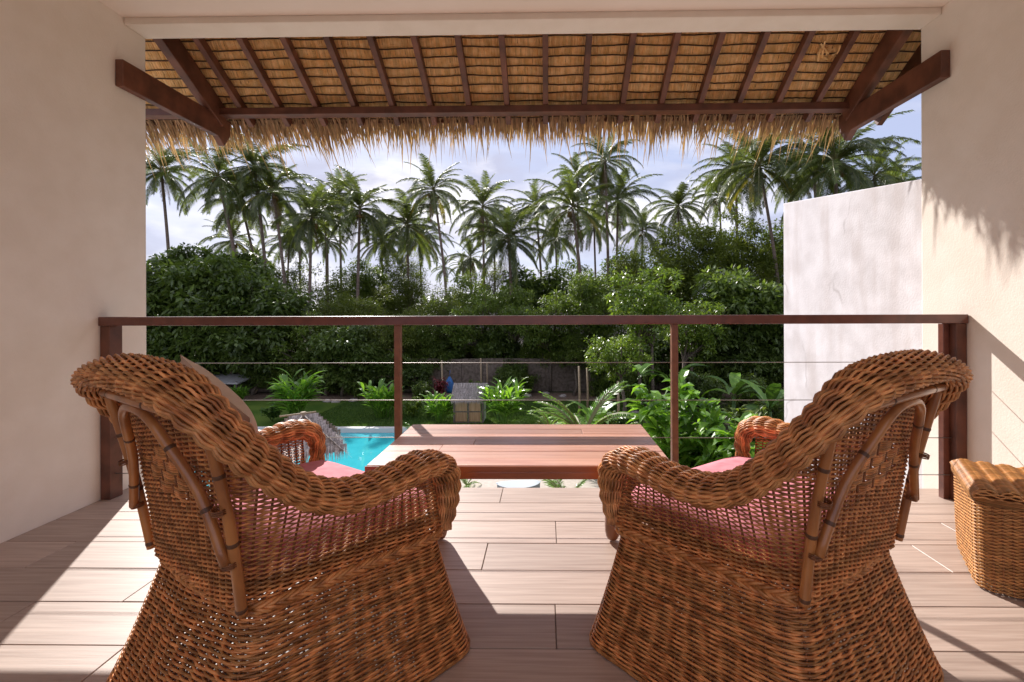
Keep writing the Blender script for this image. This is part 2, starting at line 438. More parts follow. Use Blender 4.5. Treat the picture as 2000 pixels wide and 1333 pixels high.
# tiles: 0.93 x 0.2075 wood-look tiles, each an object
tm = MB(); tw, th = .93, .2075
tm.box(-tw / 2 + .0014, tw / 2 - .0014, -th / 2 + .0014, th / 2 - .0014, -.010, 0)
tile_me = tm.mesh('floor_tile', M['tile'])
offs = {5: -.25, 4: .30, 3: .045, 2: -.26, 1: .34, 0: .03, -1: .55, -2: .12, -3: .70, -4: .4}
cut = {}
for r in range(-14, 6):
    y0 = 1.400 + .2075 * r
    o = offs.get(r, (r * .37) % .93)
    k0 = math.floor((XL - o) / tw)
    for k in range(k0, 8):
        a, b = o + k * tw, o + (k + 1) * tw
        if b <= XL + .02 or a >= XR - .02: continue
        a2, b2 = max(a, XL + .001), min(b, XR - .001)
        if a2 > a or b2 < b:
            key = round(b2 - a2, 3)
            q = MB(); q.box(-(b2 - a2) / 2 + .0014, (b2 - a2) / 2 - .0014, -th / 2 + .0014, th / 2 - .0014, -.010, 0)
            me = q.mesh('floor_tile', M['tile'])
        else: me = tile_me
        t_ = link('floor_tile', me, None, loc=((a2 + b2) / 2, y0 + th / 2, random.uniform(-.0008, .0008)))
        t_.parent = floor; t_.matrix_parent_inverse = Matrix.Translation(-Vector(floor.location))
        bev(t_, .0016, 1)

# outer boundary wall (white, stained, top a little sloped)
ow = MB()
A = Vector((2.47, 2.93)); B = Vector((2.36, 4.55))
zA, zB = 1.87, 2.07
n = Vector((.16, .012))
pts = [A, B, B + n, A + n]
vs = [(p.x, p.y, -2.95) for p in pts] + [(pts[0].x, pts[0].y, zA), (pts[1].x, pts[1].y, zB), (pts[2].x, pts[2].y, zB), (pts[3].x, pts[3].y, zA)]
ow.add(vs, [(0, 1, 2, 3), (7, 6, 5, 4), (1, 0, 4, 5), (2, 1, 5, 6), (3, 2, 6, 7), (0, 3, 7, 4)])
o = link('boundary_wall', ow.mesh('boundary_wall', M['stucco_old']), label='weathered white wall with cracks and rusty stains outside the railing', cat='wall')
bev(o, .008, 2)

# ------------------------------------------------------------------ railing
rail = link('railing', None, loc=(0, 2.48, 0), label='brown railing with thin steel cables across the terrace edge', cat='railing')
boxobj('handrail', XL + .003, XR - .003, -.03, .035, .955, 1.003, M['railwood'], rail, b=.003)
for x0, x1 in ((XL + .004, XL + .058), (XR - .060, XR - .004)):
    boxobj('end_post', x0, x1, -.02, .055, 0, .953, M['darkwood'], rail, b=.002)
boxobj('end_board', XR - .094, XR - .061, .02, .054, 0, .953, M['railwood'], rail, b=.002)
for x in (-.812, .70):
    boxobj('post', x - .017, x + .017, -.006, .030, -.2, .954, M['steelpaint'], rail, b=.002)
for z in (.745, .54, .335, .135):
    mb = MB(); mb.tube([(XL + .05, .012, 0), (XR - .05, .012, 0)], .0021, 6)
    link('cable', mb.mesh('cable', M['cable'], True), rail, loc=(0, 0, z))

# ------------------------------------------------------------------ thatched eave
YB, ZB, SL = 3.30, 2.520, .613     # top of the purlin, slope
roof = link('thatched_roof', None, loc=(0, 0, 0), label='thatched eave on dark rafters hanging over the terrace opening', cat='roof')
XR0, XR1 = -3.3, 2.50
ang = math.atan(SL)
RP = Matrix.Translation((0, YB, ZB)) @ Matrix.Rotation(-ang, 4, 'X')    # local: +y runs down the slope outwards, z = normal
inv = 1 / math.cos(ang)
boxobj('purlin', XR0, 2.40, 3.30, 3.375, 2.466, 2.517, M['darkwood'], roof, b=.003)
bd = MB(); bd.box(XR0, 2.36, -.012, .012, -.028, .028)
link('eave_board', bd.mesh('eave_board', M['darkwood']), roof, loc=(0, 3.50, 2.500))
rf = MB(); rf.box(-.019, .019, -1.20, .17, .0, .062)
rme = rf.mesh('rafter', M['darkwood'])
sp = 75.6 * 3.3 / 889
for k in range(-11, 8):
    x = .004 + k * sp
    if x < -2.36 or x > 2.06: continue
    o = link('rafter', rme, roof); o.matrix_local = RP @ Matrix.Translation((x, 0, .0))
    bev(o, .002, 1)
for x0, x1 in ((XL + .003, -2.385), (2.185, 2.245)):
    q = MB(); q.box(x0, x1, -1.20, .10, -.085, .060)
    o = link('principal_rafter', q.mesh('principal_rafter', M['darkwood']), roof); o.matrix_local = RP; bev(o, .004)
    q = MB()
    xi0, xi1 = x0 + .004, x1 - .002
    if x0 < 0: xi0, xi1 = XL + .0015, -2.400
    else: xi0, xi1 = 2.198, XR - .0015
    pr = [(2.555, 2.317), (3.31, 2.317), (3.375, 2.262), (3.44, 2.36), (3.44, 2.469), (2.555, 2.469)]
    vs = [(xi0, y, z) for y, z in pr] + [(xi1, y, z) for y, z in pr]
    fs = [tuple(range(5, -1, -1)), tuple(range(6, 12))] + [(i, (i + 1) % 6, 6 + (i + 1) % 6, 6 + i) for i in range(6)]
    q.add(vs, fs)
    o = link('tie_beam', q.mesh('tie_beam', M['darkwood']), roof); bev(o, .004)
q = MB(); q.box(2.455, 2.495, -1.2, .16, -.06, .055)
o = link('barge_board', q.mesh('barge_board', M['darkwood']), roof); o.matrix_local = RP
q = MB(); q.box(XR0, XR1, -1.2, .20, .115, .23)
o = link('thatch_layer', q.mesh('thatch_layer', M['thatch_top']), roof); o.matrix_local = RP
# courses: strips of folded palm leaf lapped on battens
cw = .066
for c in range(-20, 3):
    y1 = c * cw + .02
    q = MB()
    x = XR0
    ph = random.random() * 9
    while x < XR1 - .01:
        w = random.uniform(.011, .024)
        jy = .005 * math.sin(x * 6 + ph) + .003 * math.sin(x * 17 + ph)
        tilt = random.uniform(-.003, .003); sk = random.uniform(-.004, .004)
        dz = random.uniform(-.002, .002)
        a = random.random()
        yb, yt = y1 + jy + random.uniform(-.002, .002), y1 + jy - cw - .012
        q.add([(x, yt, .098 + dz), (x + w, yt, .098 + dz), (x + w * .5, yt, .094 + dz),
               (x + sk, yb, .068 + dz - tilt), (x + w + sk, yb, .068 + dz + tilt), (x + w * .5 + sk, yb, .064 + dz)],
              [(0, 2, 5, 3), (2, 1, 4, 5)], a)
        x += w * .93
    o = link('thatch_course', q.mesh('thatch_course', M['thatch_in']), roof); o.matrix_local = RP
    pts = [(X, y1 - .004 + .005 * math.sin(X * 6 + ph) + .003 * math.sin(X * 17 + ph) + random.uniform(-.001, .001), .0605 + random.uniform(-.001, .001)) for X in np.arange(XR0, XR1, .03)]
    q = MB(); q.tube(pts, .0046, 5)
    o = link('batten', q.mesh('batten', M['thatch_seam']), roof); o.matrix_local = RP
# one loose folded leaf in the thatch near the right rafter
q = MB()
for k in range(12):
    cx_, cy_ = 1.90 + random.uniform(-.07, .07), -.32 + random.uniform(-.035, .035)
    a_ = random.choice((.5, -.6, 1.1)) + random.uniform(-.3, .3); l_ = random.uniform(.03, .06); w_ = .005
    d_ = Vector((math.cos(a_), math.sin(a_), 0)); n_ = Vector((-d_.y, d_.x, 0)); c0 = Vector((cx_, cy_, .058 + random.uniform(-.008, .004)))
    q.add([c0 - d_ * l_ - n_ * w_, c0 - d_ * l_ + n_ * w_, c0 + d_ * l_ + n_ * w_, c0 + d_ * l_ - n_ * w_ + Vector((0, 0, -.01))], [(0, 1, 2, 3)], random.random())
o = link('loose_leaf_bundle', q.mesh('loose_leaf_bundle', M['thatch_in']), roof); o.matrix_local = RP
# hanging fringe
q = MB()
for layer in range(4):
    x = XR0
    while x < 2.30:
        base = .50 + .5 * math.sin(x * 2.1 + layer) * math.sin(x * 5.3 + 1)
        low = 1.25 if x < -1.6 else 1.0
        Ls = (.070 + .05 * base + random.random() * .065) * low
        if random.random() < .10: Ls += random.uniform(.04, .17)
        w = random.uniform(.007, .016)
        y0 = 3.42 + layer * .035 + random.uniform(-.01, .01); z0 = 2.560 - layer * .018
        lean = random.gauss(0, .09) + (.10 if x < -1.5 else 0) - (.10 if x > 1.2 else 0)
        out = random.uniform(.28, .62)
        mid = Vector((x + lean * Ls, y0 + out * Ls * .75, z0 - Ls * .55))
        tip = Vector((x + lean * 2.1 * Ls, y0 + out * Ls * 1.25, z0 - Ls * 1.15 - .03))
        tw_ = random.uniform(-.6, .6)
        d = Vector((math.cos(tw_), math.sin(tw_), 0)) * w / 2
        p0 = Vector((x, y0 - .02, z0 + .015))
        q.add([p0 - d, p0 + d, mid + d * .85, mid - d * .85, tip], [(0, 1, 2, 3), (3, 2, 4)], random.random())
        x += random.uniform(.0045, .011)
link('thatch_fringe', q.mesh('thatch_fringe', M['fringe']), roof, kind='stuff')

# ------------------------------------------------------------------ table
tab = link('coffee_table', None, loc=(-.092, 1.855, 0), label='low wooden coffee table with plank top between the chairs and railing', cat='table')
TW, TD = 1.07, .555
TH = .50; n_b = 7; bwid = TD / n_b
for i in range(n_b):
    y0 = -TD / 2 + i * bwid
    cuts = {2: [-.32], 3: [-.20], 5: [.25]}.get(i, [])
    xs = [-TW / 2] + cuts + [TW / 2]
    for a, b in zip(xs[:-1], xs[1:]):
        boxobj('board', a + .0006, b - .0006, y0 + .0007, y0 + bwid - .0007, TH - .02, TH + random.uniform(-.0006, .0006), M['tabletop'], tab, b=.0015)
boxobj('apron', -TW / 2 - .004, TW / 2 + .004, -TD / 2 - .004, -TD / 2 + .03, TH - .047, TH - .0212, M['tableside'], tab, b=.003)
boxobj('apron', -TW / 2 - .004, TW / 2 + .004, TD / 2 - .03, TD / 2 + .004, TH - .047, TH - .0212, M['tableside'], tab, b=.003)
boxobj('apron', -TW / 2 - .004, -TW / 2 + .03, -TD / 2 + .031, TD / 2 - .031, TH - .047, TH - .0212, M['tableside'], tab, b=.003)
boxobj('apron', TW / 2 - .03, TW / 2 + .004, -TD / 2 + .031, TD / 2 - .031, TH - .047, TH - .0212, M['tableside'], tab, b=.003)
boxobj('edge_strip', -TW / 2 - .004, TW / 2 + .004, -TD / 2 - .005, -TD / 2 - .0005, TH - .0208, TH - .002, M['tableside'], tab, b=.001)
for sx in (-1, 1):
    for sy in (-1, 1):
        q = MB()
        P = []; R_ = []
        for t in np.linspace(0, 1, 12):
            z = (TH - .048) * (1 - t)
            bx = .385 + .025 * math.sin(t * PI) ** 1.5
            P.append((sx * bx, sy * (.17 + .03 * math.sin(t * 2.4)), z + (.0 if t < 1 else 0)))
            R_.append(.040 + .014 * math.sin(t * 3.3 + .3) + (-.012 if t > .95 else 0))
        q.tube(P, R_, 14)
        o = link('leg', q.mesh('leg', M['tableleg'], True), tab)
        md = o.modifiers.new('s', 'SUBSURF'); md.levels = md.render_levels = 1

# ------------------------------------------------------------------ rattan armchairs
def weave_rows(st, surf_rows, amp, rad, stake_n, sub=4, closed=False, pattern=None, flat=1.0, sides=5, keep=None):
    """surf_rows: list of (P[K,3], N[K,3]) sampled at K = stake_n*sub (+1 if open)"""
    for i, (P, N) in enumerate(surf_rows):
        pat = np.array([(pattern(i, j) if pattern else (1 if (i + j) % 2 else -1)) for j in range(stake_n + 1)], float)
        if closed: pat[-1] = pat[0]
        w = wave(None, sub, pat)
        if closed: w = w[:-1]
        jit = RNG.normal(0, .0003, len(P))[:, None]
        Q = P + N * (w[:, None] * amp) + np.array([0, 0, 1.]) * jit
        a = RNG.random()
        rad_ = rad(P) if callable(rad) else rad
        if keep is None: st.add(Q, rad_ * (1 + RNG.normal(0, .05)), sides, closed, a, N, flat)
        else:
            k = keep(i); idx = np.where(k)[0]
            if len(idx) < 6: continue
            for run in np.split(idx, np.where(np.diff(idx) > 1)[0] + 1):
                if len(run) >= 5: st.add(Q[run], (rad_[run] if hasattr(rad_, '__len__') else rad_) * (1 + RNG.normal(0, .05)), sides, False, a, N[run], flat)

def loop_trap(fw, fy, bw, by, r, n, bow=0.0):
    """rounded trapezoid loop starting at the middle of the back, anticlockwise seen from above (to +x first)"""
    cs = [(bw, by), (fw, fy), (-fw, fy), (-bw, by)]
    pts = []
    m = len(cs)
    pts.append((0, by - bow))
    for i, c in enumerate(cs):
        c = np.array(c); p = np.array(cs[i - 1]) if i else np.array((0, by)); nx = np.array(cs[i + 1]) if i < m - 1 else np.array((0, by))
        d0 = (p - c) / np.linalg.norm(p - c); d1 = (nx - c) / np.linalg.norm(nx - c)
        for t in np.linspace(0, 1, 7):
            a, b = c + d0 * r, c + d1 * r
            pts.append(tuple((1 - t) ** 2 * a + 2 * t * (1 - t) * c + t ** 2 * b))
    return resample(np.array(pts), n, closed=True)

def normals_of(grid, closed):
    """grid[R,K,3] -> outward-ish normals"""
    if closed: du = np.roll(grid, -1, 1) - np.roll(grid, 1, 1)
    else: du = np.gradient(grid, axis=1)
    dv = np.gradient(grid, axis=0)
    n = np.cross(du, dv); n /= np.linalg.norm(n, axis=2)[..., None] + 1e-12
    return n

WZ = .35
def build_chair_meshes():
    out = {}
    # --- skirt
    st = Strands(); stk = Strands()
    R, SN, SUB = 62, 54, 4
    K = SN * SUB
    zs = np.linspace(.012, WZ, R)
    top = loop_trap(.375, .49, .262, -.012, .07, K, .015)
    bot = loop_trap(.47, .56, .345, -.135, .09, K, .02)
    G_ = np.zeros((R, K, 3))
    for i, z in enumerate(zs):
        t = z / WZ
        s = t ** .85
        G_[i, :, :2] = bot * (1 - s) + top * s; G_[i, :, 2] = z
    Nn = normals_of(G_, True)
    weave_rows(st, [(G_[i], Nn[i]) for i in range(R)], .0044, .0034, SN, SUB, True)
    for j in range(SN):
        stk.add(G_[:, j * SUB], .0030, 5, N=Nn[:, j * SUB])
    for z in (.008,):
        st.add(G_[0] + np.array([0, 0, -.004]), .006, 6, True, .3)
    out['skirt'] = st.mesh('skirt', M['wicker'])
    # --- upper body: a U from the right arm front round the back to the left arm front
    hw = [(.372, .485), (.335, .30), (.305, .16), (.283, .06), (.262, .0), (.225, -.03), (.12, -.038), (0, -.04)]
    hr = [(.345, .455, .570), (.352, .31, .565), (.352, .17, .580), (.350, .07, .625), (.343, -.01, .705), (.312, -.07, .80), (.18, -.10, .868), (0, -.11, .885)]
    wn_ = hw + [(-x, y) for x, y in hw[-2::-1]]
    rn_ = hr + [(-x, y, z) for x, y, z in hr[-2::-1]]
    SN2 = 56; K2 = SN2 * SUB + 1
    tt = resample(spline([(x, y, 0) for x, y in wn_], 400), K2)
    # same parameter for the rim: sample both splines at matching fractions
    wsp = spline([(x, y, 0) for x, y in wn_], 1200); rsp = spline(rn_, 1200)
    sl_ = np.concatenate([[0], np.cumsum(np.linalg.norm(np.diff(.5 * wsp + .5 * rsp * [1, 1, .5], axis=0), axis=1))])
    t = np.linspace(0, sl_[-1], K2)
    Wp = np.stack([np.interp(t, sl_, wsp[:, k]) for k in range(3)], 1)
    Rp = np.stack([np.interp(t, sl_, rsp[:, k]) for k in range(3)], 1)
    pitch = .0058
    rows = int((.93 - WZ) / pitch)
    st = Strands()
    G2 = np.zeros((rows, K2, 3))
    for i in range(rows):
        z = WZ + .006 + i * pitch
        f = np.clip((z - WZ) / (Rp[:, 2] - WZ), 0, 1.1)[:, None]
        g = f ** 1.25
        G2[i, :, :2] = Wp[:, :2] * (1 - g) + Rp[:, :2] * g
        G2[i, :, 2] = z
    N2 = -normals_of(G2, False)
    sgn = np.sign((N2[5, :, 0] * G2[5, :, 0]).sum()); N2 *= sgn
    def pat(i, j):
        z = WZ + .006 + i * pitch; dj = abs(j - SN2 / 2)
        if .585 < z < .70 and dj < 6 * (1 - abs(z - .642) / .08) + .5:
            return -1 if (j + (i // 5)) % 3 == 0 else 1
        return 1 if (i + j) % 2 else -1
    rad_body = lambda P: np.where((P[:, 2] > .435) & (P[:, 1] > .03) & (P[:, 1] < .46), .0020, .0029)
    weave_rows(st, [(G2[i], N2[i]) for i in range(rows)], .0044, rad_body, SN2, SUB, False, pat,
               keep=lambda i: G2[i, :, 2] < Rp[:, 2] + .004)
    for j in range(SN2 + 1):
        k = min(j * SUB, K2 - 1)
        m_ = G2[:, k, 2] < Rp[k, 2]
        if m_.sum() > 3: stk.add(G2[m_, k], .0030, 5, N=N2[m_, k])
    out['body'] = st.mesh('woven_back_and_sides', M['wicker'])
    out['stakes'] = stk.mesh('stakes', M['wicker_dark'])
    # --- rolled rim: runs from the front of one arm over the back to the other
    #        centre                major axis (unit-ish)   a      b
    h = [((.362, .500, .360), (.6, .8, .0), .020, .016),
         ((.356, .522, .430), (.6, .75, .05), .034, .020),
         ((.352, .522, .510), (.85, .5, .15), .046, .026),
         ((.350, .490, .562), (.98, .15, .1), .056, .032),
         ((.352, .420, .582), (1, .0, -.12), .060, .033),
         ((.356, .320, .574), (1, -.03, -.2), .054, .030),
         ((.358, .220, .574), (1, -.08, -.28), .053, .030),
         ((.360, .130, .592), (1, -.15, -.34), .052, .030),
         ((.358, .050, .638), (.95, -.3, -.36), .052, .029),
         ((.352, -.020, .706), (.9, -.45, -.38), .054, .029),
         ((.336, -.080, .780), (.85, -.6, -.36), .055, .029),
         ((.304, -.122, .842), (.75, -.8, -.33), .056, .029),
         ((.236, -.140, .880), (.55, -1, -.32), .055, .029),
         ((.132, -.150, .897), (.25, -1, -.30), .055, .030),
         ((0, -.154, .902), (0, -1, -.30), .055, .030)]
    full = h + [((-c[0], c[1], c[2]), (-d[0], d[1], d[2]), a, b) for c, d, a, b in h[-2::-1]]
    SN3 = 62; K3 = SN3 * 4 + 1
    Cc = spline([x[0] for x in full], 800); D = spline([x[1] for x in full], 800)
    ab = spline([(x[2], x[3], 0) for x in full], 800)
    al = resample(np.hstack([Cc, D, ab]), K3)
    s_ = np.concatenate([[0], np.cumsum(np.linalg.norm(np.diff(Cc, axis=0), axis=1))])
    t = np.linspace(0, s_[-1], K3)
    allc = np.hstack([Cc, D, ab])
    al = np.stack([np.interp(t, s_, allc[:, k]) for k in range(allc.shape[1])], 1)
    Cn, Dn, An, Bn = al[:, :3], al[:, 3:6], al[:, 6] * .92, al[:, 7] * .90
    T = np.gradient(Cn, axis=0); T /= np.linalg.norm(T, axis=1)[:, None]
    Dn = Dn - T * (Dn * T).sum(1)[:, None]; Dn /= np.linalg.norm(Dn, axis=1)[:, None]
    Un = np.cross(T, Dn)
    Un *= np.sign(Un[len(Un) // 4, 2])
    RR = 50
    st = Strands()
    for i in range(RR):
        q = 2 * PI * i / RR
        # spend the strands evenly round a flattened loop
        cx, sx_ = math.cos(q), math.sin(q)
        P = Cn + Dn * (An * cx)[:, None] + Un * (Bn * sx_)[:, None]
        N = Dn * (cx / An)[:, None] + Un * (sx_ / Bn)[:, None]
        N /= np.linalg.norm(N, axis=1)[:, None]
        pt = np.array([(1. if (i + j) % 2 else -1.) for j in range(SN3 + 1)])
        w = wave(None, 4, pt)
        # scallops: the cane bulges between the ribs that go round the roll
        sc = .0028 * np.cos(np.arange(K3) / 4 * PI) ** 2
        P = P + N * ((w * .0044) + sc)[:, None]
        st.add(P, .0037 * (.72 + .28 * np.clip(An / .06, 0, 1)), 5, False, None, N)
    out['rim'] = st.mesh('rolled_rim', M['wicker_rim'])
    st = Strands()
    q = np.linspace(0, 2 * PI, 21)[:-1]
    for j in range(0, SN3 + 1, 1):
        k = min(j * 4, K3 - 1)
        P = Cn[k] + Dn[k] * (An[k] * .94 * np.cos(q))[:, None] + Un[k] * (Bn[k] * .9 * np.sin(q))[:, None]
        st.add(P, .0034, 5, True, .5, np.tile(T[k], (20, 1)))
    # liner under the strands, so the roll is not see-through
    out['rim_ribs'] = st.mesh('rim_ribs', M['wicker_dark'])
    V = (Cn[:, None] + Dn[:, None] * (An[:, None] * .82 * np.cos(q))[..., None] + Un[:, None] * (Bn[:, None] * .72 * np.sin(q))[..., None])
    idx = np.arange(K3 * 20).reshape(K3, 20)
    F = np.stack([idx[:-1], np.roll(idx[:-1], -1, 1), np.roll(idx[1:], -1, 1), idx[1:]], -1).reshape(-1, 4)
    out['rim_core'] = np_mesh('rim_core', V.reshape(-1, 3), F, M['wicker_dark'], np.full(K3 * 20, .5))
    # --- waist plait
    st = Strands()
    loopw = loop_trap(.390, .504, .276, -.027, .07, 360, .015)
    for lay in range(2):
        for k in range(3):
            ph = 2 * PI * k / 3
            s = np.linspace(0, 2 * PI * 34, 361)[:-1]
            c2 = np.zeros((360, 3)); c2[:, :2] = loopw; c2[:, 2] = WZ + .004 + lay * .014
            tg = np.roll(c2, -1, 0) - np.roll(c2, 1, 0); nn = np.stack([tg[:, 1], -tg[:, 0], 0 * s], 1); nn /= np.linalg.norm(nn, axis=1)[:, None]
            P = c2 + nn * (np.cos(s * (1 if lay else -1) + ph) * .0048)[:, None]; P[:, 2] += np.sin(s * (1 if lay else -1) + ph) * .0048
            st.add(P, .0046, 6, True, .35 + .2 * k, nn)
    out['plait'] = st.mesh('waist_plait', M['wicker'])
    return out

CM = build_chair_meshes()

def cane_mesh(name, pts, r, nodes_at):
    q = MB(); P = [tuple(p) for p in spline(pts, 40)]
    q.tube(P, r, 12)
    P_ = [Vector(p) for p in P]
    L = [0]
    for a, b in zip(P_[:-1], P_[1:]): L.append(L[-1] + (b - a).length)
    for s in nodes_at:
        t = s * L[-1]
        k = max(i for i in range(len(L)) if L[i] <= t + 1e-9); k = min(k, len(P_) - 2)
        c = P_[k]; d = (P_[k + 1] - P_[k]).normalized()
        q.tube([c - d * .005, c - d * .002, c + d * .002, c + d * .005], [r * 1.0, r * 1.08, r * 1.08, r * 1.0], 12, mi=1, cap=False)
    return q.mesh(name, [M['cane'], M['cane_node']], True)

pole_b, pole_t = Vector((.268, -.030, .36)), Vector((.304, -.118, .83))
def on_pole(t, s=1):
    p = pole_b.lerp(pole_t, t); return (p.x * s, p.y - .012, p.z)
mid = pole_b.lerp(pole_t, .5) + Vector((.004, .008, 0))
pole_me = {s: cane_mesh('cane_pole', [(pole_b.x * s, pole_b.y, pole_b.z), (mid.x * s, mid.y, mid.z), (pole_t.x * s, pole_t.y, pole_t.z)], .0118, (.04, .40, .74)) for s in (1, -1)}
arch_pts = [on_pole(.28, -1), (-.205, -.088, .64), (-.125, -.125, .755), (-.095, -.136, .790), (-.05, -.143, .812), (0, -.146, .817), (.05, -.143, .812), (.095, -.136, .790), (.125, -.125, .755), (.205, -.088, .64), on_pole(.28, 1)]
arch_me = cane_mesh('cane_arch', arch_pts, .0110, (.10, .30, .70, .90))
cross_me = cane_mesh('cane_crossbar', [(-.305, -.128, .822), (0, -.162, .842), (.305, -.128, .822)], .0105, (.1, .3, .7, .9))
bind_me = []
for t in (.28, .55):
    for s in (1, -1):
        ring = MB()
        p = pole_b.lerp(pole_t, t); d = (pole_t - pole_b).normalized()
        for k in range(3):
            c = Vector((p.x, p.y - .004, p.z)) + d * (k * .0045 - .004)
            pts = []
            u = Vector((1, 0, 0)); u = (u - d * u.dot(d)).normalized(); w = d.cross(u)
            for qq in range(17):
                a = 2 * PI * qq / 16; v = c + (u * math.cos(a) + w * math.sin(a)) * .0145
                pts.append((v.x * s, v.y, v.z))
            ring.tube(pts, .002, 5, cap=False)
        bind_me.append(ring.mesh('binding', M['wicker_dark'], True))

def soft_box(name, loops, m, levels=2):
    """loft of rounded outlines -> cushion"""
    K = 28; V = []; F = []
    for (fw, fy, bw, by, r, z) in loops:
        L = loop_trap(fw, fy, bw, by, r, K)
        V += [(x, y, z) for x, y in L]
    for i in range(len(loops) - 1):
        for k in range(K):
            F.append((i * K + k, i * K + (k + 1) % K, (i + 1) * K + (k + 1) % K, (i + 1) * K + k))
    F.append(tuple(range(K - 1, -1, -1))); F.append(tuple((len(loops) - 1) * K + k for k in range(K)))
    q = MB(); q.add(V, F); return q.mesh(name, m, True)
cush = soft_box('seat_cushion', [(.28, .46, .20, .06, .08, .384), (.315, .50, .232, .025, .08, .390), (.325, .515, .242, .015, .08, .41),
                                 (.325, .515, .242, .015, .08, .44), (.315, .505, .23, .025, .08, .462), (.28, .46, .20, .06, .1, .474), (.15, .35, .1, .15, .08, .480)], M['pink'])
deck = soft_box('seat_panel', [(.34, .47, .24, .0, .06, .366), (.34, .47, .24, .0, .06, .382)], M['wicker_dark'])

chair0 = link('rattan_armchair', None, loc=(0, 0, 0))
link('skirt', CM['skirt'], chair0, kind='stuff')
link('woven_back_and_sides', CM['body'], chair0, kind='stuff')
link('stakes', CM['stakes'], chair0, kind='stuff')
rim = link('rolled_rim', CM['rim'], chair0, kind='stuff')
link('rim_ribs', CM['rim_ribs'], rim, kind='stuff')
link('rim_core', CM['rim_core'], rim)
link('waist_plait', CM['plait'], chair0, kind='stuff')
for s in (1, -1): link('cane_pole', pole_me[s], chair0)
link('cane_arch', arch_me, chair0); link('cane_crossbar', cross_me, chair0); 
for bm_ in bind_me: link('binding', bm_, chair0)
link('seat_panel', deck, chair0)

def copy_tree(o, parent=None):
    c = o.copy(); C.objects.link(c); c.parent = parent
    for ch in [x for x in o.children]: copy_tree(ch, c)
    return c
GC = 'rattan armchairs facing the garden view'
chair0['group'] = GC; chair0['category'] = 'armchair'
chair0['label'] = 'left brown rattan armchair seen from behind, with a beige pillow inside'
chair0.location = (-.895, 1.18, 0); chair0.rotation_euler = (0, 0, -math.radians(32))
chair1 = copy_tree(chair0)
chair1['label'] = 'right brown rattan armchair seen from behind, beside the woven pouf'
chair1.location = (.80, 1.235, 0); chair1.rotation_euler = (0, 0, math.radians(34))
for ch, side in ((chair0, 'left'), (chair1, 'right')):
    link('seat_cushion', cush, None, loc=ch.location, rot=ch.rotation_euler, label='pink seat cushion in the %s rattan armchair' % side, cat='cushion', group='pink seat cushions')

# beige pillow leaning in the left chair
N_ = 18; V = []; F = []
for sgn in (1, -1):
    for i in range(N_):
        for j in range(N_):
            u, v = -1 + 2 * i / (N_ - 1), -1 + 2 * j / (N_ - 1)
            th_ = .065 * ((1 - u * u) * (1 - v * v)) ** .42
            pin = 1 - .07 * (1 - abs(u)) * abs(v) ** 3 ; pin2 = 1 - .07 * (1 - abs(v)) * abs(u) ** 3
            V.append((u * .17 * pin2, sgn * th_, v * .17 * pin))
for q_ in range(2):
    o_ = q_ * N_ * N_
    for i in range(N_ - 1):
        for j in range(N_ - 1):
            a = o_ + i * N_ + j; f = (a, a + 1, a + N_ + 1, a + N_)
            F.append(f if q_ else f[::-1])
q = MB(); q.add(V, F)
pil = link('pillow', q.mesh('pillow', M['beige'], True), label='beige square pillow leaning inside the left rattan armchair', cat='pillow')
pil.matrix_world = Matrix.Translation(chair0.location) @ Matrix.Rotation(-math.radians(32), 4, 'Z') @ Matrix.Translation((-.085, .065, .700)) @ Matrix.Rotation(math.radians(16), 4, 'X') @ Matrix.Rotation(math.radians(27), 4, 'Y')

# ------------------------------------------------------------------ woven pouf
pouf = link('woven_pouf', None, loc=(1.58, 1.70, 0), rot=(0, 0, -math.radians(33)), label='honey coloured square wicker pouf against the right wall', cat='pouf')
PW, PD, PH = .46, .42, .36
def rect_loop(x0, x1, y0, y1, r, n):
    cs = [(x1, y0), (x1, y1), (x0, y1), (x0, y0)]; pts = [((x0 + x1) / 2, y0)]
    for i, c in enumerate(cs):
        c = np.array(c); p = np.array(cs[i - 1]) if i else np.array(pts[0]); nx = np.array(cs[(i + 1) % 4]) if i < 3 else np.array(pts[0])
        d0 = (p - c) / np.linalg.norm(p - c); d1 = (nx - c) / np.linalg.norm(nx - c)
        for t in np.linspace(0, 1, 6):
            pts.append(tuple((1 - t) ** 2 * (c + d0 * r) + 2 * t * (1 - t) * c + t * t * (c + d1 * r)))
    return resample(np.array(pts), n, True)
st = Strands(); stk = Strands()
SNp = 64; Kp = SNp * 3; Rp_ = 56
Gp = np.zeros((Rp_, Kp, 3))
bl = rect_loop(.008, PW - .008, .008, PD - .008, .05, Kp); tl = rect_loop(0, PW, 0, PD, .05, Kp)
for i in range(Rp_):
    t = i / (Rp_ - 1); bul = math.sin(t * PI) * .003
    c_ = np.array([PW / 2, PD / 2]); L = bl * (1 - t) + tl * t
    Gp[i, :, :2] = L + (L - c_) / np.linalg.norm(L - c_, axis=1)[:, None] * bul; Gp[i, :, 2] = .01 + t * (PH - .03)
Np = normals_of(Gp, True)
weave_rows(st, [(Gp[i], Np[i]) for i in range(Rp_)], .0028, .0026, SNp, 3, True)
for j in range(SNp): stk.add(Gp[:, j * 3], .0030, 5, N=Np[:, j * 3])
link('woven_side', st.mesh('woven_side', M['honey']), pouf, kind='stuff')
link('stakes', stk.mesh('stakes', M['wicker_dark']), pouf, kind='stuff')
st = Strands()
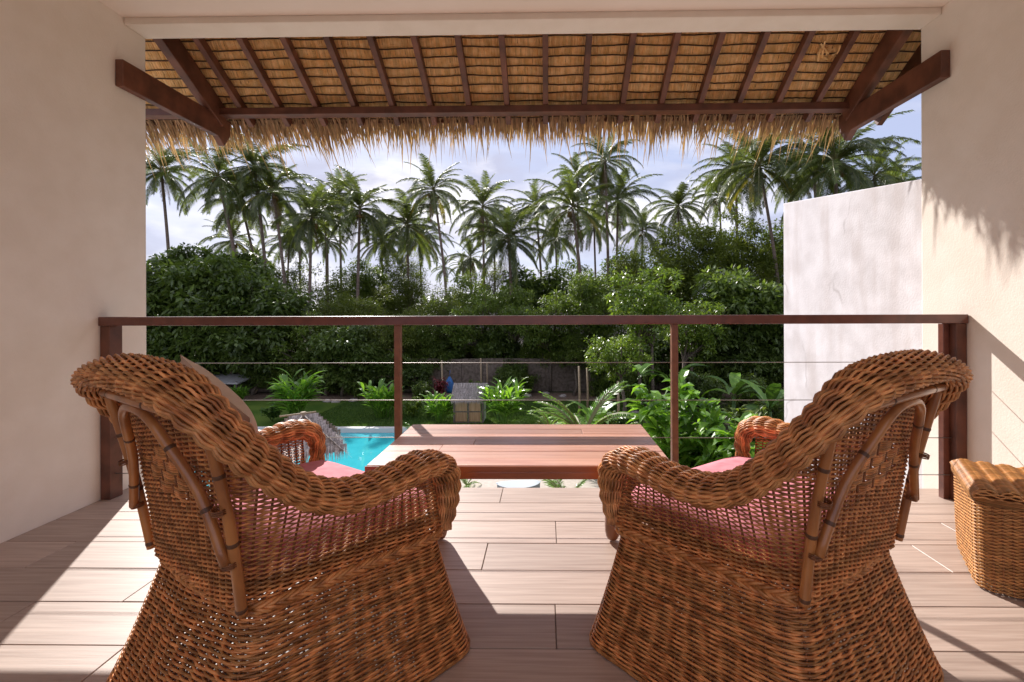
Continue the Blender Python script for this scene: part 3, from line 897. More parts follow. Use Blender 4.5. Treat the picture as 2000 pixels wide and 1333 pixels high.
# lid: strands run across, ribs swell every 6 cm
nrib = 7
for i in range(76):
    y = -.008 + (PD + .016) * i / 75
    xs = np.linspace(-.008, PW + .008, 90)
    e = np.minimum(np.minimum(xs + .008, PW + .008 - xs), min(y + .008, PD + .008 - y))
    z = PH - .012 + .016 * np.clip(e / .03, 0, 1) ** .5
    z = z + .013 * np.abs(np.sin(xs / PW * PI * nrib)) ** .6 * np.clip(e / .02, 0, 1)
    z = z + .0022 * np.where(i % 2, 1, -1) * np.cos(xs / PW * PI * nrib * 3)
    st.add(np.stack([xs, np.full(90, y), z], 1), .0030, 5)
for yy in (0, 1):
    for k in range(4):
        L = rect_loop(-.008, PW + .008, -.008, PD + .008, .05, 200); st.add(np.hstack([L, np.full((200, 1), PH - .03 + k * .006)]), .0036, 5, True)
link('lid', st.mesh('lid', M['honey']), pouf, kind='stuff')
boxobj('lining', .035, PW - .035, .035, PD - .035, .02, PH - .03, M['wicker_dark'], pouf, b=.03)
# ------------------------------------------------------------------ vegetation
def frond_mesh(name, L, rise, droop, nl=74, leaf=.62, hang=.5, m=None, wid=.040, seed=0):
    """one pinnate palm leaf, base at the origin, leaving along +x"""
    R = random.Random(seed); q = MB(); P = []
    n = 14; x = z = 0.0; ang_ = rise
    for i in range(n + 1):
        P.append(Vector((x, 0, z))); t = (i + 1) / n
        ang_ = rise - droop * t ** 1.25
        x += L / n * math.cos(ang_); z += L / n * math.sin(ang_)
    bend = R.uniform(-.12, .12) * L
    P = [Vector((p.x, bend * (p.x / L) ** 2, p.z)) for p in P]
    q.tube(P, [.035 * (1 - i / (n + 2)) + .004 for i in range(n + 1)], 4, mi=1, cap=False)
    def pt(t):
        f = t * n; i = min(int(f), n - 1); return P[i].lerp(P[i + 1], f - i), (P[i + 1] - P[i]).normalized()
    for k in range(nl):
        t = .12 + .88 * k / (nl - 1)
        p, T = pt(t)
        side0 = T.cross(Vector((0, 0, 1))).normalized()
        ll = leaf * (math.sin(min(1, (t - .05) / .55) * PI / 2) ** .7) * (1 - .62 * max(0, t - .55) / .45) * R.uniform(.85, 1.1)
        for s in (1, -1):
            d = (T * (.45 + .5 * t) + side0 * s * 1.0 + Vector((0, 0, .12 - .2 * hang + R.uniform(-.1, .1)))).normalized()
            mid_ = p + d * ll * .45
            tip = mid_ + (d + Vector((0, 0, -hang * R.uniform(.8, 1.5)))).normalized() * ll * .55
            w = T * wid * R.uniform(.8, 1.1)
            tw__ = Vector((0, 0, R.uniform(-.4, .4) * wid))
            q.add([p - w * .5, p + w * .5, mid_ + w * .6 + tw__, mid_ - w * .6 - tw__, tip], [(0, 1, 2, 3), (3, 2, 4)], R.random())
    return q.mesh(name, m or [M['frond'], M['rachis']])

FR = []
for i, (rise, droop, hang) in enumerate([(1.35, .75, .25), (1.15, 1.1, .4), (.95, 1.25, .5), (.7, 1.4, .65), (.45, 1.45, .8), (.15, 1.3, 1.0), (-.15, 1.2, 1.2), (-.5, .95, 1.4)]):
    FR.append((rise, frond_mesh('frond', 3.9, rise, droop, leaf=.80, hang=hang, seed=i)))
FRY = frond_mesh('frond', 3.5, -.35, 1.05, hang=1.3, seed=77, m=[M['frond_yellow'], M['rachis']])
FRD = frond_mesh('dry_frond', 3.0, -1.1, .45, hang=1.0, nl=30, seed=78, m=[M['dry'], M['dry']])

palm_n = 0
def palm(px, py, bx, d, by=None, sc=1.0, lean=None, nf=24, yellow=0, label='coconut palm', seed=None):
    """crown centre at pixel (px,py), trunk bending from pixel column bx at the ground"""
    global palm_n
    palm_n += 1
    R = random.Random(palm_n * 13 + 5)
    top = at(px, py, d)
    g = at(bx, 600 + 4.0 * FPX / d, d)
    # follow the trunk line seen in the photo down to the ground
    base = Vector((g.x, g.y + R.uniform(-.5, .5), G))
    root = link('coconut_palm', None, loc=base, label=label, cat='palm tree', group='coconut palms behind the garden')
    h = top - base
    P = []
    for i in range(15):
        t = i / 14
        off = h.x * (t ** 1.0) ; 
        P.append(Vector((h.x * (t - .16 * math.sin(t * PI)), h.y * t, h.z * t)))
    r0 = .125 * sc
    q = MB(); q.tube(P, [r0 * (1.35 if i == 0 else (1.12 - .38 * i / 14)) for i in range(15)], 8)
    link('trunk', q.mesh('trunk', M['trunk_palm'], True), root)
    nf = int(nf * R.uniform(.75, 1.1)); cs = R.uniform(.84, 1.12); wind = (R.uniform(-.14, .14), R.uniform(-.14, .14))
    for k in range(R.choice((0, 1, 2, 3))):
        link('dry_frond', FRD, root, loc=h - Vector((0, 0, .25)), rot=(0, 0, R.random() * 6.28), scale=sc * R.uniform(.7, 1.0))
    for k in range(nf):
        f = k / (nf - 1)
        idx = min(7, int(f ** .72 * 8)) if R.random() < .75 else min(7, max(0, int(f * 8) + R.choice((-1, 1))))
        me = FR[idx][1]
        if yellow and k >= nf - yellow: me = FRY
        az = k * 2.39996 + R.uniform(-.3, .3)
        s = sc * R.uniform(.82, 1.08) * (.85 if idx == 0 else 1)
        link('frond', me, root, loc=h + Vector((0, 0, .25 * (1 - f) - .1)), rot=(R.uniform(-.22, .22), wind[0] * math.cos(az) + wind[1] * math.sin(az) + R.uniform(-.14, .14), az), scale=s * cs)
    if R.random() < .6:
        q = MB()
        for k in range(7):
            a = R.random() * 6.28; c = h + Vector((math.cos(a) * .3, math.sin(a) * .3, -.35 - R.random() * .3)) * 1
            for j in range(4):
                z0 = -1 + j * .5; z1 = z0 + .5
            pts_ = [c + Vector((0, 0, z * .14)) for z in (-1, -.6, 0, .6, 1)]
            q.tube(pts_, [.01, .09, .12, .09, .01], 6)
        link('coconuts', q.mesh('coconuts', M['coconut'], True), root, kind='stuff')
    return root

PALMS = [
    (315, 335, 345, 34, 1.0, 0, 'leftmost coconut palm, its thin trunk curving beside the left wall'),
    (425, 345, 490, 33, 1.12, 0, 'coconut palm whose trunk leans steeply from right to left above the dark tree'),
    (497, 330, 530, 34, 1.1, 1, 'tall coconut palm with dense dark crown touching the roof fringe'),
    (533, 375, 572, 33, 1.0, 2, 'coconut palm with yellowing lower fronds just right of the fringe-high palm'),
    (455, 470, 470, 44, .9, 1, 'small far coconut palm low behind the leaning trunks'),
    (608, 425, 604, 30, .95, 0, 'coconut palm with drooping crown over a pale double trunk'),
    (585, 445, 588, 42, .9, 0, 'coconut palm half hidden behind the drooping crown'),
    (662, 385, 670, 40, .95, 0, 'narrow coconut palm directly left of the broad fan-shaped palm'),
    (703, 410, 697, 32, 1.05, 0, 'broad fan-shaped coconut palm in the left centre'),
    (745, 470, 748, 42, .9, 1, 'short coconut palm in the shade right of the fan-shaped palm'),
    (795, 440, 800, 36, 1.0, 1, 'coconut palm with heavy drooping skirt left of the slender palm'),
    (847, 372, 880, 33, .92, 3, 'slender coconut palm with yellow lower fronds standing clear of the others'),
    (868, 525, 872, 70, .9, 0, 'tiny far coconut palm in the sky gap under the slender palm'),
    (903, 520, 905, 75, .9, 0, 'tiny far coconut palm right of the sky gap'),
    (943, 405, 948, 36, .95, 0, 'upright coconut palm left of the bushy low palm'),
    (918, 505, 925, 42, .9, 1, 'low coconut palm below the upright crown'),
    (993, 468, 1003, 31, 1.0, 0, 'bushy low coconut palm in the middle with long hanging fronds'),
    (1046, 402, 1064, 36, .85, 0, 'thin coconut palm with small wind-blown crown near the centre'),
    (1118, 405, 1145, 31, 1.05, 2, 'coconut palm with thick pale trunk and full bright crown'),
    (1128, 350, 1130, 38, .85, 0, 'coconut palm crown directly above the full bright crown'),
    (1182, 315, 1192, 33, .98, 0, 'tallest coconut palm, its crown reaching into the roof fringe'),
    (1207, 390, 1203, 37, .95, 0, 'coconut palm tucked under the right side of the tallest palm'),
    (1255, 450, 1252, 46, .95, 0, 'far coconut palm between the tallest palm and the feathery tree'),
    (1325, 405, 1327, 38, .92, 0, 'coconut palm peeping over the feathery round tree'),
    (1437, 335, 1446, 33, .95, 2, 'coconut palm with thin straight trunk left of the bright bending one'),
    (1483, 325, 1530, 27, .92, 3, 'bright coconut palm with bending trunk left of the white wall'),
    (1555, 345, 1570, 40, 1.0, 0, 'coconut palm just above the left end of the white wall'),
    (1632, 320, 1640, 24, .95, 0, 'big coconut palm whose crown rises behind the stained white wall'),
    (1708, 345, 1716, 27, .9, 0, 'rightmost coconut palm beside the right terrace wall'),
    (640, 470, 642, 48, .9, 0, 'far coconut palm between the double trunk and the fan-shaped palm'),
    (1085, 465, 1090, 45, .9, 0, 'dark coconut palm in the gap behind the thick pale trunk'),
    (470, 395, 520, 38, 1.0, 0, 'dark coconut palm between the two tall leaning ones'),
    (565, 470, 560, 45, .9, 0, 'far coconut palm with low crown above the fence trees'),
    (635, 400, 640, 44, .9, 0, 'coconut palm peeping over the narrow palm'),
    (820, 470, 825, 46, .95, 1, 'far coconut palm behind the drooping skirt'),
    (965, 440, 968, 42, .9, 0, 'coconut palm wedged between the upright and the bushy palm'),
    (1160, 440, 1165, 44, .95, 0, 'dark coconut palm low behind the tallest palm'),
    (1405, 385, 1412, 42, .9, 1, 'far coconut palm left of the thin straight trunk'),
    (1588, 315, 1600, 30, .9, 0, 'coconut palm between the bending palm and the big one over the wall'),
    (1745, 370, 1760, 30, .85, 0, 'small coconut palm crown cut by the right terrace wall'),
    (500, 500, 505, 50, .9, 1, 'low far coconut palm under the fringe-high palm'),
]
for p in PALMS:
    palm(p[0], p[1], p[2], p[3], sc=p[4] * .93, yellow=p[5], label=p[6], nf=36 if p[3] < 50 else 26)

def leaf_cloud(name, m, rx, ry, rz, clumps, per, ls, lw, seed, clump_r=.45, shell=.55, droop=.4, big=False):
    """crown: leaves in clumps at the ends of branches, spread through an uneven volume"""
    R = np.random.default_rng(seed)
    cl = []
    nb = 11
    hub = R.normal(0, 1, (nb, 3)); hub /= np.linalg.norm(hub, axis=1)[:, None]; hub[:, 2] *= .9; hub *= R.uniform(.35, .78, nb)[:, None]
    hub[0] = 0
    hr_ = R.uniform(.24, .46, nb); hr_[0] = .55
    if big: hr_[:] = .9
    hc = R.random(nb)
    for k in range(clumps):
        i = R.choice(nb, p=hr_ ** 2 / (hr_ ** 2).sum())
        v = R.normal(0, 1, 3); v /= np.linalg.norm(v)
        r = hr_[i] * (.55 + .45 * R.random() ** .5)
        if R.random() < .07: r *= 1.35
        p_ = hub[i] + v * r
        cl.append((p_ * np.array([rx, ry, rz]), np.linalg.norm(p_) + .3, .6 * hc[i] + .4 * R.random()))
    n = clumps * per
    c = np.repeat(np.array([x[0] for x in cl]), per, 0)
    ca = np.repeat(np.array([x[2] for x in cl]), per)
    off = R.normal(0, 1, (n, 3)); off /= np.linalg.norm(off, axis=1)[:, None]
    off *= (R.random(n) ** .5)[:, None] * clump_r * np.array([1, 1, .6])
    p = c + off
    d = off / (np.linalg.norm(off, axis=1)[:, None] + 1e-6) + R.normal(0, .5, (n, 3)); d[:, 2] -= droop
    d /= np.linalg.norm(d, axis=1)[:, None]
    up = R.normal(0, .35, (n, 3)); up[:, 2] += 1
    s = np.cross(d, up); s /= np.linalg.norm(s, axis=1)[:, None] + 1e-6
    nn = np.cross(s, d)
    L_ = ls * R.uniform(.65, 1.25, n)[:, None]; w = lw * R.uniform(.7, 1.2, n)[:, None]
    a = p; b = p + d * L_ * .45 + s * w * .5 + nn * w * .12; e = p + d * L_; f = p + d * L_ * .45 - s * w * .5 + nn * w * .12
    V = np.stack([a, b, e, f], 1).reshape(-1, 3)
    F = np.arange(n * 4).reshape(n, 4)
    F = np.concatenate([F[:, [0, 1, 2]], F[:, [0, 2, 3]]])
    at_ = np.repeat(np.clip(.35 * R.random(n) + .65 * ca, 0, 1), 4)
    return np_mesh(name, V, F, m, at_, smooth=False), [x[0] for x in cl if x[1] > .8][:26]

CROWNS = {
    'dark': [leaf_cloud('crown', M['leaf_dark'], 2.4, 2.2, 2.2, 330, 34, .27, .12, s, .34) for s in (1, 2)],
    'mid': [leaf_cloud('crown', M['leaf_mid'], 2.3, 2.1, 2.1, 340, 36, .18, .08, s, .32) for s in (3, 4)],
    'fine': [leaf_cloud('crown', M['leaf_fine'], 2.5, 2.2, 2.1, 380, 50, .12, .055, s, .32) for s in (5, 6)],
    'yellow': [leaf_cloud('crown', M['leaf_yellow'], 2.3, 2.1, 2.6, 230, 24, .24, .11, s, .30) for s in (7, 8)],
    'open': [leaf_cloud('crown', M['leaf_fine'], 2.4, 2.1, 2.2, 190, 30, .13, .06, s, .32) for s in (9,)],
}
tree_n = 0
def tree(px, py, rpx, d, kind, label, zs=1.0, name='broadleaf_tree'):
    global tree_n
    tree_n += 1
    R = random.Random(tree_n * 7 + 1)
    me, ends = CROWNS[kind][tree_n % len(CROWNS[kind])]
    c = at(px, py, d)
    base = Vector((c.x + R.uniform(-.3, .3), c.y, G))
    s = rpx * d / FPX / 2.0
    root = link(name, None, loc=base, label=label, cat='tree', group='broadleaf trees at the back of the garden')
    h = c - base
    rz = R.random() * 6.28
    link('crown', me, root, loc=h, rot=(0, 0, rz), scale=(s, s, s * zs))
    q = MB()
    nt_ = R.choice((1, 2, 3))
    mt = Matrix.Translation(h) @ Matrix.Rotation(rz, 4, 'Z') @ Matrix.Diagonal((s, s, s * zs, 1))
    for k in range(nt_):
        o_ = Vector((R.uniform(-.35, .35), R.uniform(-.3, .3), 0)) if k else Vector((0, 0, 0))
        fork = h * .62 + o_ * 1.6 + Vector((R.uniform(-.2, .2), 0, 0))
        q.tube([o_, o_ * 1.1 + fork * .35 + Vector((R.uniform(-.12, .12), 0, 0)), fork], [.085, .065, .05], 7)
        for e in ends[k::nt_]:
            E = mt @ Vector(e)
            q.tube([fork, fork.lerp(E, .5) + Vector((R.uniform(-.15, .15), R.uniform(-.15, .15), .12)), E], [.04, .025, .008], 4, cap=False)
    link('trunk', q.mesh('trunk', M['bark'], True), root)

TREES = [
    # back row closing the horizon
    (300, 610, 95, 31, 'mid', 'bushy tree at the far left edge behind the glossy dark trees'),
    (640, 600, 80, 33, 'open', 'thin-leaved tree seen through the palms above the left fence'),
    (560, 560, 60, 36, 'open', 'sparse tree between the leaning palm trunks'),
    (740, 560, 70, 40, 'open', 'airy tree in the sky gap left of the slender palm'),
    (905, 610, 75, 31, 'mid', 'rounded tree under the upright palm'),
    (1020, 590, 80, 33, 'dark', 'shaded tree under the bushy low palm'),
    (1120, 590, 80, 32, 'mid', 'tree at the foot of the thick pale palm trunk'),
    (1215, 570, 80, 33, 'mid', 'tree at the foot of the tallest palm'),
    (460, 560, 70, 34, 'dark', 'dark tree behind the leaning palm trunk'),
    (1545, 520, 90, 32, 'mid', 'tree mostly hidden behind the left end of the white wall'),
    (790, 590, 60, 34, 'fine', 'soft tree under the drooping palm skirt'),
    # feathery trees on the right
    (1345, 500, 110, 27, 'fine', 'large feathery tree with round crown right of centre'),
    (1440, 520, 95, 29, 'fine', 'feathery tree left of the white wall'),
    (1300, 560, 80, 28, 'fine', 'lower feathery tree beneath the round crown'),
    # front row
    (330, 600, 105, 22, 'dark', 'glossy dark tree beside the left wall'),
    (425, 585, 105, 22.5, 'dark', 'tallest glossy dark tree on the left'),
    (520, 630, 95, 22, 'dark', 'glossy dark tree ending the left group'),
    (380, 690, 90, 21, 'dark', 'dark tree filling the space above the left chair'),
    (610, 680, 70, 21, 'mid', 'small tree with pale stems left of the ginger clump'),
    (690, 625, 85, 23, 'fine', 'soft mid-green tree crossing the handrail'),
    (670, 700, 70, 20.5, 'dark', 'dense low tree behind the ginger clump'),
    (770, 660, 75, 22, 'fine', 'soft tree directly behind the left mid post'),
    (845, 640, 75, 23, 'fine', 'rounded soft green tree right of the left mid post'),
    (745, 720, 45, 20.8, 'dark', 'low dark tree near the left mid post'),
    (945, 640, 70, 23, 'mid', 'mid-green tree above the little thatched box'),
    (1010, 620, 60, 22.5, 'mid', 'leafy tree above the grey thatched house, left one'),
    (1085, 640, 70, 21.5, 'mid', 'leafy tree above the grey thatched house, right one'),
    (1150, 600, 65, 21, 'mid', 'leafy tree left of the yellow-green tree'),
    (1255, 600, 75, 17, 'yellow', 'yellow-green tree with bright young leaves right of centre'),
    (1215, 690, 60, 16, 'yellow', 'lower yellow-green tree between the two mid railing posts'),
    (1345, 650, 60, 18, 'yellow', 'loose bright tree behind the right mid post'),
    (1450, 600, 95, 20, 'dark', 'dark tree beside the left edge of the white wall'),
    (1400, 680, 80, 19, 'dark', 'shaded tree above the banana plants'),
    (1500, 680, 80, 19, 'dark', 'dark creeper-clad tree touching the white wall'),
    (870, 700, 40, 22.5, 'dark', 'small dark tree against the garden wall'),
    (1120, 690, 40, 20.5, 'mid', 'slim tree in front of the garden wall'),
    (300, 700, 70, 21.0, 'dark', 'low dark tree in the corner by the left terrace wall'),
    (470, 690, 60, 21.2, 'dark', 'low dark tree over the grey sheet shelter'),
    (560, 705, 55, 21.2, 'mid', 'low leafy tree behind the ginger clump'),
    (830, 690, 55, 22.5, 'mid', 'low leafy tree by the bamboo pole'),
    (975, 690, 45, 22.5, 'dark', 'dark low tree behind the right ginger clump'),
    (1040, 690, 45, 22.5, 'mid', 'leafy low tree over the garden wall'),
    (1190, 650, 70, 20.5, 'mid', 'leafy tree behind the yellow-green tree'),
    (1290, 700, 70, 19.5, 'dark', 'dark low tree behind the right mid post'),
    (1340, 720, 60, 19.0, 'mid', 'leafy low tree right of the right mid post'),
    (1450, 720, 70, 18.5, 'dark', 'dark low tree behind the banana plants'),
    (1520, 740, 60, 18.0, 'dark', 'dark low tree against the white wall edge'),
    (1235, 540, 60, 30, 'open', 'airy tree between the tallest palm and the feathery tree'),
    (700, 560, 55, 36, 'mid', 'tree in the shade of the fan-shaped palm'),
    (800, 540, 50, 40, 'open', 'airy far tree behind the drooping palm skirt'),
    (960, 560, 50, 36, 'open', 'airy tree under the upright palm'),
    (290, 745, 45, 20.6, 'dark', 'low bush filling the corner under the left dark trees'),
    (350, 745, 42, 20.7, 'mid', 'low bush hidden mostly by the left chair back'),
    (505, 735, 36, 21.0, 'dark', 'low bush beside the pale bare stems'),
    (640, 735, 40, 20.9, 'dark', 'low bush right of the large ginger clump'),
    (700, 742, 38, 20.7, 'mid', 'low bush at the path between the ginger clumps'),
    (812, 735, 34, 20.9, 'dark', 'low bush right of the left mid post'),
    (1010, 738, 34, 21.0, 'dark', 'low creeper bush on the garden wall right of the thatched box'),
    (1180, 735, 42, 20.3, 'mid', 'low bush by the pair of wooden stakes'),
    (1240, 760, 40, 17.5, 'mid', 'low bush under the yellow-green tree'),
    (1375, 775, 46, 15.5, 'dark', 'low bush right of the right mid post'),
    (1480, 790, 55, 15.0, 'mid', 'low bush under the banana plants'),
    (385, 540, 60, 24, 'dark', 'topmost dark tree left of the leaning trunk'),
]
for t_ in TREES: tree(*t_)

# a far wood closing the horizon beyond the garden
q = leaf_cloud('far_wood', M['leaf_dark'], 75, 3.5, 3.0, 1400, 26, .9, .5, 55, 1.7, .1, big=True)[0]
link('far_wood', q, loc=(0, 62, G + 1.5), kind='stuff', label='dark far wood closing the horizon behind the palms', cat='wood')

# ------------------------------------------------------------------ garden wall and house behind
gw = link('garden_wall', None, loc=(0, 21.6, G), label='low brown block wall along the back of the garden', cat='wall')
for k in range(26):
    x = -16 + k * 1.0
    boxobj('wall_panel', x + .006, x + .994, -.06, .06, 0, 1.55 + random.uniform(-.02, .02), M['block'], gw, b=.01)
hs = link('thatched_house', None, loc=(-.8, 24.5, G), label='low house with grey thatched roof behind the garden wall', cat='house')
boxobj('wall', -5, 5, 0, 4, 0, 1.9, M['block'], hs, b=0)
q = MB()
for sl_i in range(2):
    for r in range(16):
        for c in range(90):
            x = -5.6 + 11.2 * (c + random.random()) / 90
            y = -.7 + 2.7 * r / 16; z = 1.75 + 1.9 * r / 16
            if sl_i: y = 4.7 - 2.7 * r / 16
            sgn = -1 if sl_i == 0 else 1
            w = random.uniform(.06, .12); l = random.uniform(.25, .42)
            q.add([(x, y - sgn * .2, z + .14), (x + w, y - sgn * .2, z + .14), (x + w * .7 + random.uniform(-.05, .05), y + sgn * l * .6, z - l * .42 + .05 + random.uniform(-.03, .03))], [(0, 1, 2)], random.random())
    y0, y1 = (-.7, 2.0) if sl_i == 0 else (4.7, 2.0)
    q.add([(-5.6, y0, 1.75), (5.6, y0, 1.75), (5.6, y1, 3.65), (-5.6, y1, 3.65)], [(0, 1, 2, 3)], .3)
link('roof', q.mesh('roof', M['greythatch']), hs)

# ------------------------------------------------------------------ little thatched box on the lawn
hb = at(915, 826, 15.7); 
hut = link('pump_box', None, loc=(hb.x, hb.y, G), label='small bamboo box with grey thatched roof on the lawn', cat='garden box')
bw_, bd_, bh_ = .98, .7, .78
for i in range(2):
    for j in range(2):
        boxobj('panel', -bw_ / 2 + .04 + i * (bw_ / 2 - .02), -bw_ / 2 + .44 + i * (bw_ / 2 - .02), -.012, .012, .06 + j * .36, .38 + j * .36, M['bamboo'], hut, b=.003)
for x in (-bw_ / 2, 0, bw_ / 2): boxobj('upright', x - .03, x + .03, -.03, .03, 0, bh_, M['bark'], hut, b=.004)
for z in (.03, .40, .76): boxobj('crossrail', -bw_ / 2 + .031, bw_ / 2 - .031, -.028, -.0125, z - .02, z + .02, M['bark'], hut, b=.002)
boxobj('side_panel', -bw_ / 2 - .02, -bw_ / 2 + .02, .031, bd_, 0, bh_, M['bamboo'], hut)
boxobj('side_panel', bw_ / 2 - .02, bw_ / 2 + .02, .031, bd_, 0, bh_, M['white'], hut)
q = MB()
for r in range(9):
    for c in range(70):
        x = -.60 + 1.2 * (c + random.random()) / 70
        y = -.16 + .50 * r / 9; z = bh_ - .03 + .50 * r / 9
        w = random.uniform(.02, .045); l = random.uniform(.10, .18)
        q.add([(x, y + .10, z + .13), (x + w, y + .10, z + .13), (x + w * .6 + random.uniform(-.03, .03), y - l * .55, z - l * .5 + .03 + random.uniform(-.02, .03))], [(0, 1, 2)], random.random())
q.add([(-.58, -.16, bh_ - .02), (.58, -.16, bh_ - .02), (.58, .34, bh_ + .48), (-.58, .34, bh_ + .48)], [(0, 1, 2, 3)], .2)
q.add([(-.58, .84, bh_ - .02), (.58, .84, bh_ - .02), (.58, .34, bh_ + .48), (-.58, .34, bh_ + .48)], [(3, 2, 1, 0)], .2)
link('roof', q.mesh('roof', M['greythatch']), hut)

# ------------------------------------------------------------------ thatched poolside shade, mostly behind the left chair
pc = at(612, 862, 8.2)
sh = link('pool_parasol', None, loc=(pc.x - .18, pc.y, G), label='shaggy grey thatched shade by the pool behind the left armchair', cat='parasol')
hgt = 2.02
q = MB(); q.tube([(0, 0, 0), (0, 0, hgt + .1)], .05, 8); link('pole', q.mesh('pole', M['pole'], True), sh)
q = MB()
ridge = .34
for side in range(4):
    for r in range(9):
        n_ = 110
        for c in range(n_):
            t = (c + random.random()) / n_ * 2 - 1; f = 1 - r / 9
            a = side * PI / 2
            ex = .20 + .55 * f; 
            p = Vector((t * ex, -.05 - .66 * f, hgt - .62 * f + .05))
            w = random.uniform(.014, .034); l = random.uniform(.12, .24)
            tip = p + Vector((random.uniform(-.04, .04), -.7 * l, -.75 * l)); up_ = p + Vector((0, .1, .12))
            Rm = Matrix.Rotation(a, 3, 'Z')
            q.add([Rm @ up_, Rm @ (up_ + Vector((w, 0, 0))), Rm @ tip], [(0, 1, 2)], random.random())
    Rm = Matrix.Rotation(side * PI / 2, 3, 'Z')
    q.add([Rm @ Vector(v) for v in ((-.72, -.70, hgt - .57), (.72, -.70, hgt - .57), (.12, -.06, hgt + .03), (-.12, -.06, hgt + .03))], [(0, 1, 2, 3)], .2)
link('thatch', q.mesh('thatch', M['greythatch']), sh, rot=(0, 0, .5), loc=(0, 0, .22), scale=(.88, .88, .88), kind='stuff')
q = MB(); q.tube([(-.36, -.1, hgt + .07), (.20, .05, hgt + .08)], .016, 6); link('ridge_pole', q.mesh('ridge_pole', M['pole'], True), sh, rot=(0, 0, .3))

# flat grey roof far left
fr = at(437, 741, 20.5)
fl = link('garden_shelter', None, loc=(fr.x, fr.y, G), label='low shelter with flat grey sheet roof under the dark trees', cat='shelter')
q = MB(); q.box(-1.1, 1.1, -.7, .7, -.03, .03, mtx=Matrix.Translation((0, 0, .82)) @ Matrix.Rotation(.12, 4, 'X') @ Matrix.Rotation(.03, 4, 'Y'))
link('roof', q.mesh('roof', M['greyroof']), fl)
for x in (-.95, .95):
    for y in (-.55, .55): boxobj('leg', x - .03, x + .03, y - .03, y + .03, 0, .78, M['bark'], fl)

# ------------------------------------------------------------------ grey pod boat on the paving
pb = at(1013, 943, 9.75)
pod = link('small_boat', None, loc=(pb.x, pb.y, G + .01), rot=(0, 0, .12), label='small pale grey boat lying on the pool paving below the deck', cat='boat')
V = []; F = []; nS = 15
for i in range(nS):
    t = -1 + 2 * i / (nS - 1); w = .21 * (1 - abs(t) ** 2.6) ** .7 + .005
    for k, (yy, zz) in enumerate(((-1, .20), (-.8, .07), (0, 0), (.8, .07), (1, .20))): V.append((t * .46, yy * w, zz + .03 * t * t))
for i in range(nS - 1):
    for k in range(4): F.append((i * 5 + k, i * 5 + k + 1, (i + 1) * 5 + k + 1, (i + 1) * 5 + k))
q = MB(); q.add(V, F); o = link('hull', q.mesh('hull', M['boatdark'], True), pod)
q = MB(); V2 = []; F2 = []
for i in range(nS):
    t = -1 + 2 * i / (nS - 1); w = .21 * (1 - abs(t) ** 2.6) ** .7 + .012
    V2 += [(t * .48, -w, .20 + .03 * t * t), (t * .48, 0, .222 + .03 * t * t), (t * .48, w, .20 + .03 * t * t)]
for i in range(nS - 1): F2 += [(i * 3, i * 3 + 3, i * 3 + 4, i * 3 + 1), (i * 3 + 1, i * 3 + 4, i * 3 + 5, i * 3 + 2)]
q.add(V2, F2); link('deck', q.mesh('deck', M['boat'], True), pod)

# ------------------------------------------------------------------ garden plants
def blade_leaf(q, base, az, L, W, rise, droop, a, R, segs=6, fold=.25, stem=.12):
    P = []; x = z = 0; an = rise
    for i in range(segs + 1):
        P.append((x, z)); an = rise - droop * ((i + 1) / segs) ** 1.4
        x += L / segs * math.cos(an); z += L / segs * math.sin(an)
    ca, sa = math.cos(az), math.sin(az); vs = []
    for i, (x, z) in enumerate(P):
        t = i / segs
        w = W * (math.sin(PI * min(1, max(0, (t - stem) / (1 - stem))) ** .75) if t > stem else 0) + .006
        for s, dz in ((-1, fold * w), (0, 0), (1, fold * w)):
            vs.append((base[0] + x * ca - s * w / 2 * sa, base[1] + x * sa + s * w / 2 * ca, base[2] + z + dz))
    fs = []
    for i in range(segs):
        fs += [(i * 3, i * 3 + 1, i * 3 + 4, i * 3 + 3), (i * 3 + 1, i * 3 + 2, i * 3 + 5, i * 3 + 4)]
    q.add(vs, fs, a)

def ginger_mesh(seed, n_st=26, h=1.1):
    R = random.Random(seed); q = MB()
    for k in range(n_st):
        az = R.random() * 6.28; r = R.random() * .16; lean = R.uniform(.05, .55)
        b = Vector((math.cos(az) * r, math.sin(az) * r, 0)); hh = h * R.uniform(.6, 1.0)
        top = b + Vector((math.cos(az) * lean * hh * .7, math.sin(az) * lean * hh * .7, hh * .8))
        q.tube([b, b.lerp(top, .5) + Vector((0, 0, .04)), top], [.012, .01, .006], 4, .3, cap=False)
        for j in range(7):
            t = .35 + .65 * j / 6; p = b.lerp(top, t)
            blade_leaf(q, p, az + (1 if j % 2 else -1) * R.uniform(.5, 1.4), R.uniform(.38, .55), .085, R.uniform(.6, 1.35), R.uniform(.5, 1.3), R.random(), R)
    return q.mesh('foliage', M['leaf_bright'])
GM = [ginger_mesh(s) for s in (1, 2, 3)]
for px, py, d, s, lb in [
    (577, 812, 16.2, 1.6, 'large bright ginger clump on the lawn left of the pool shade'),
    (748, 808, 16.5, 1.25, 'ginger clump touching the left mid railing post'),
    (862, 826, 15.8, 1.0, 'ginger clump immediately left of the thatched box'),
    (984, 824, 15.4, 1.35, 'ginger clump immediately right of the thatched box'),
    (470, 775, 19.5, .6, 'small ginger plant beneath the grey sheet roof'),
    (838, 818, 16.6, .45, 'low bright plant on the lawn beside the red cordyline'),
]:
    p = at(px, py, d)
    r = link('ginger_plant', None, loc=(p.x, p.y, G), label=lb, cat='plant', group='ginger clumps on the lawn')
    link('foliage', GM[int(px) % 3], r, rot=(0, 0, px), scale=s)

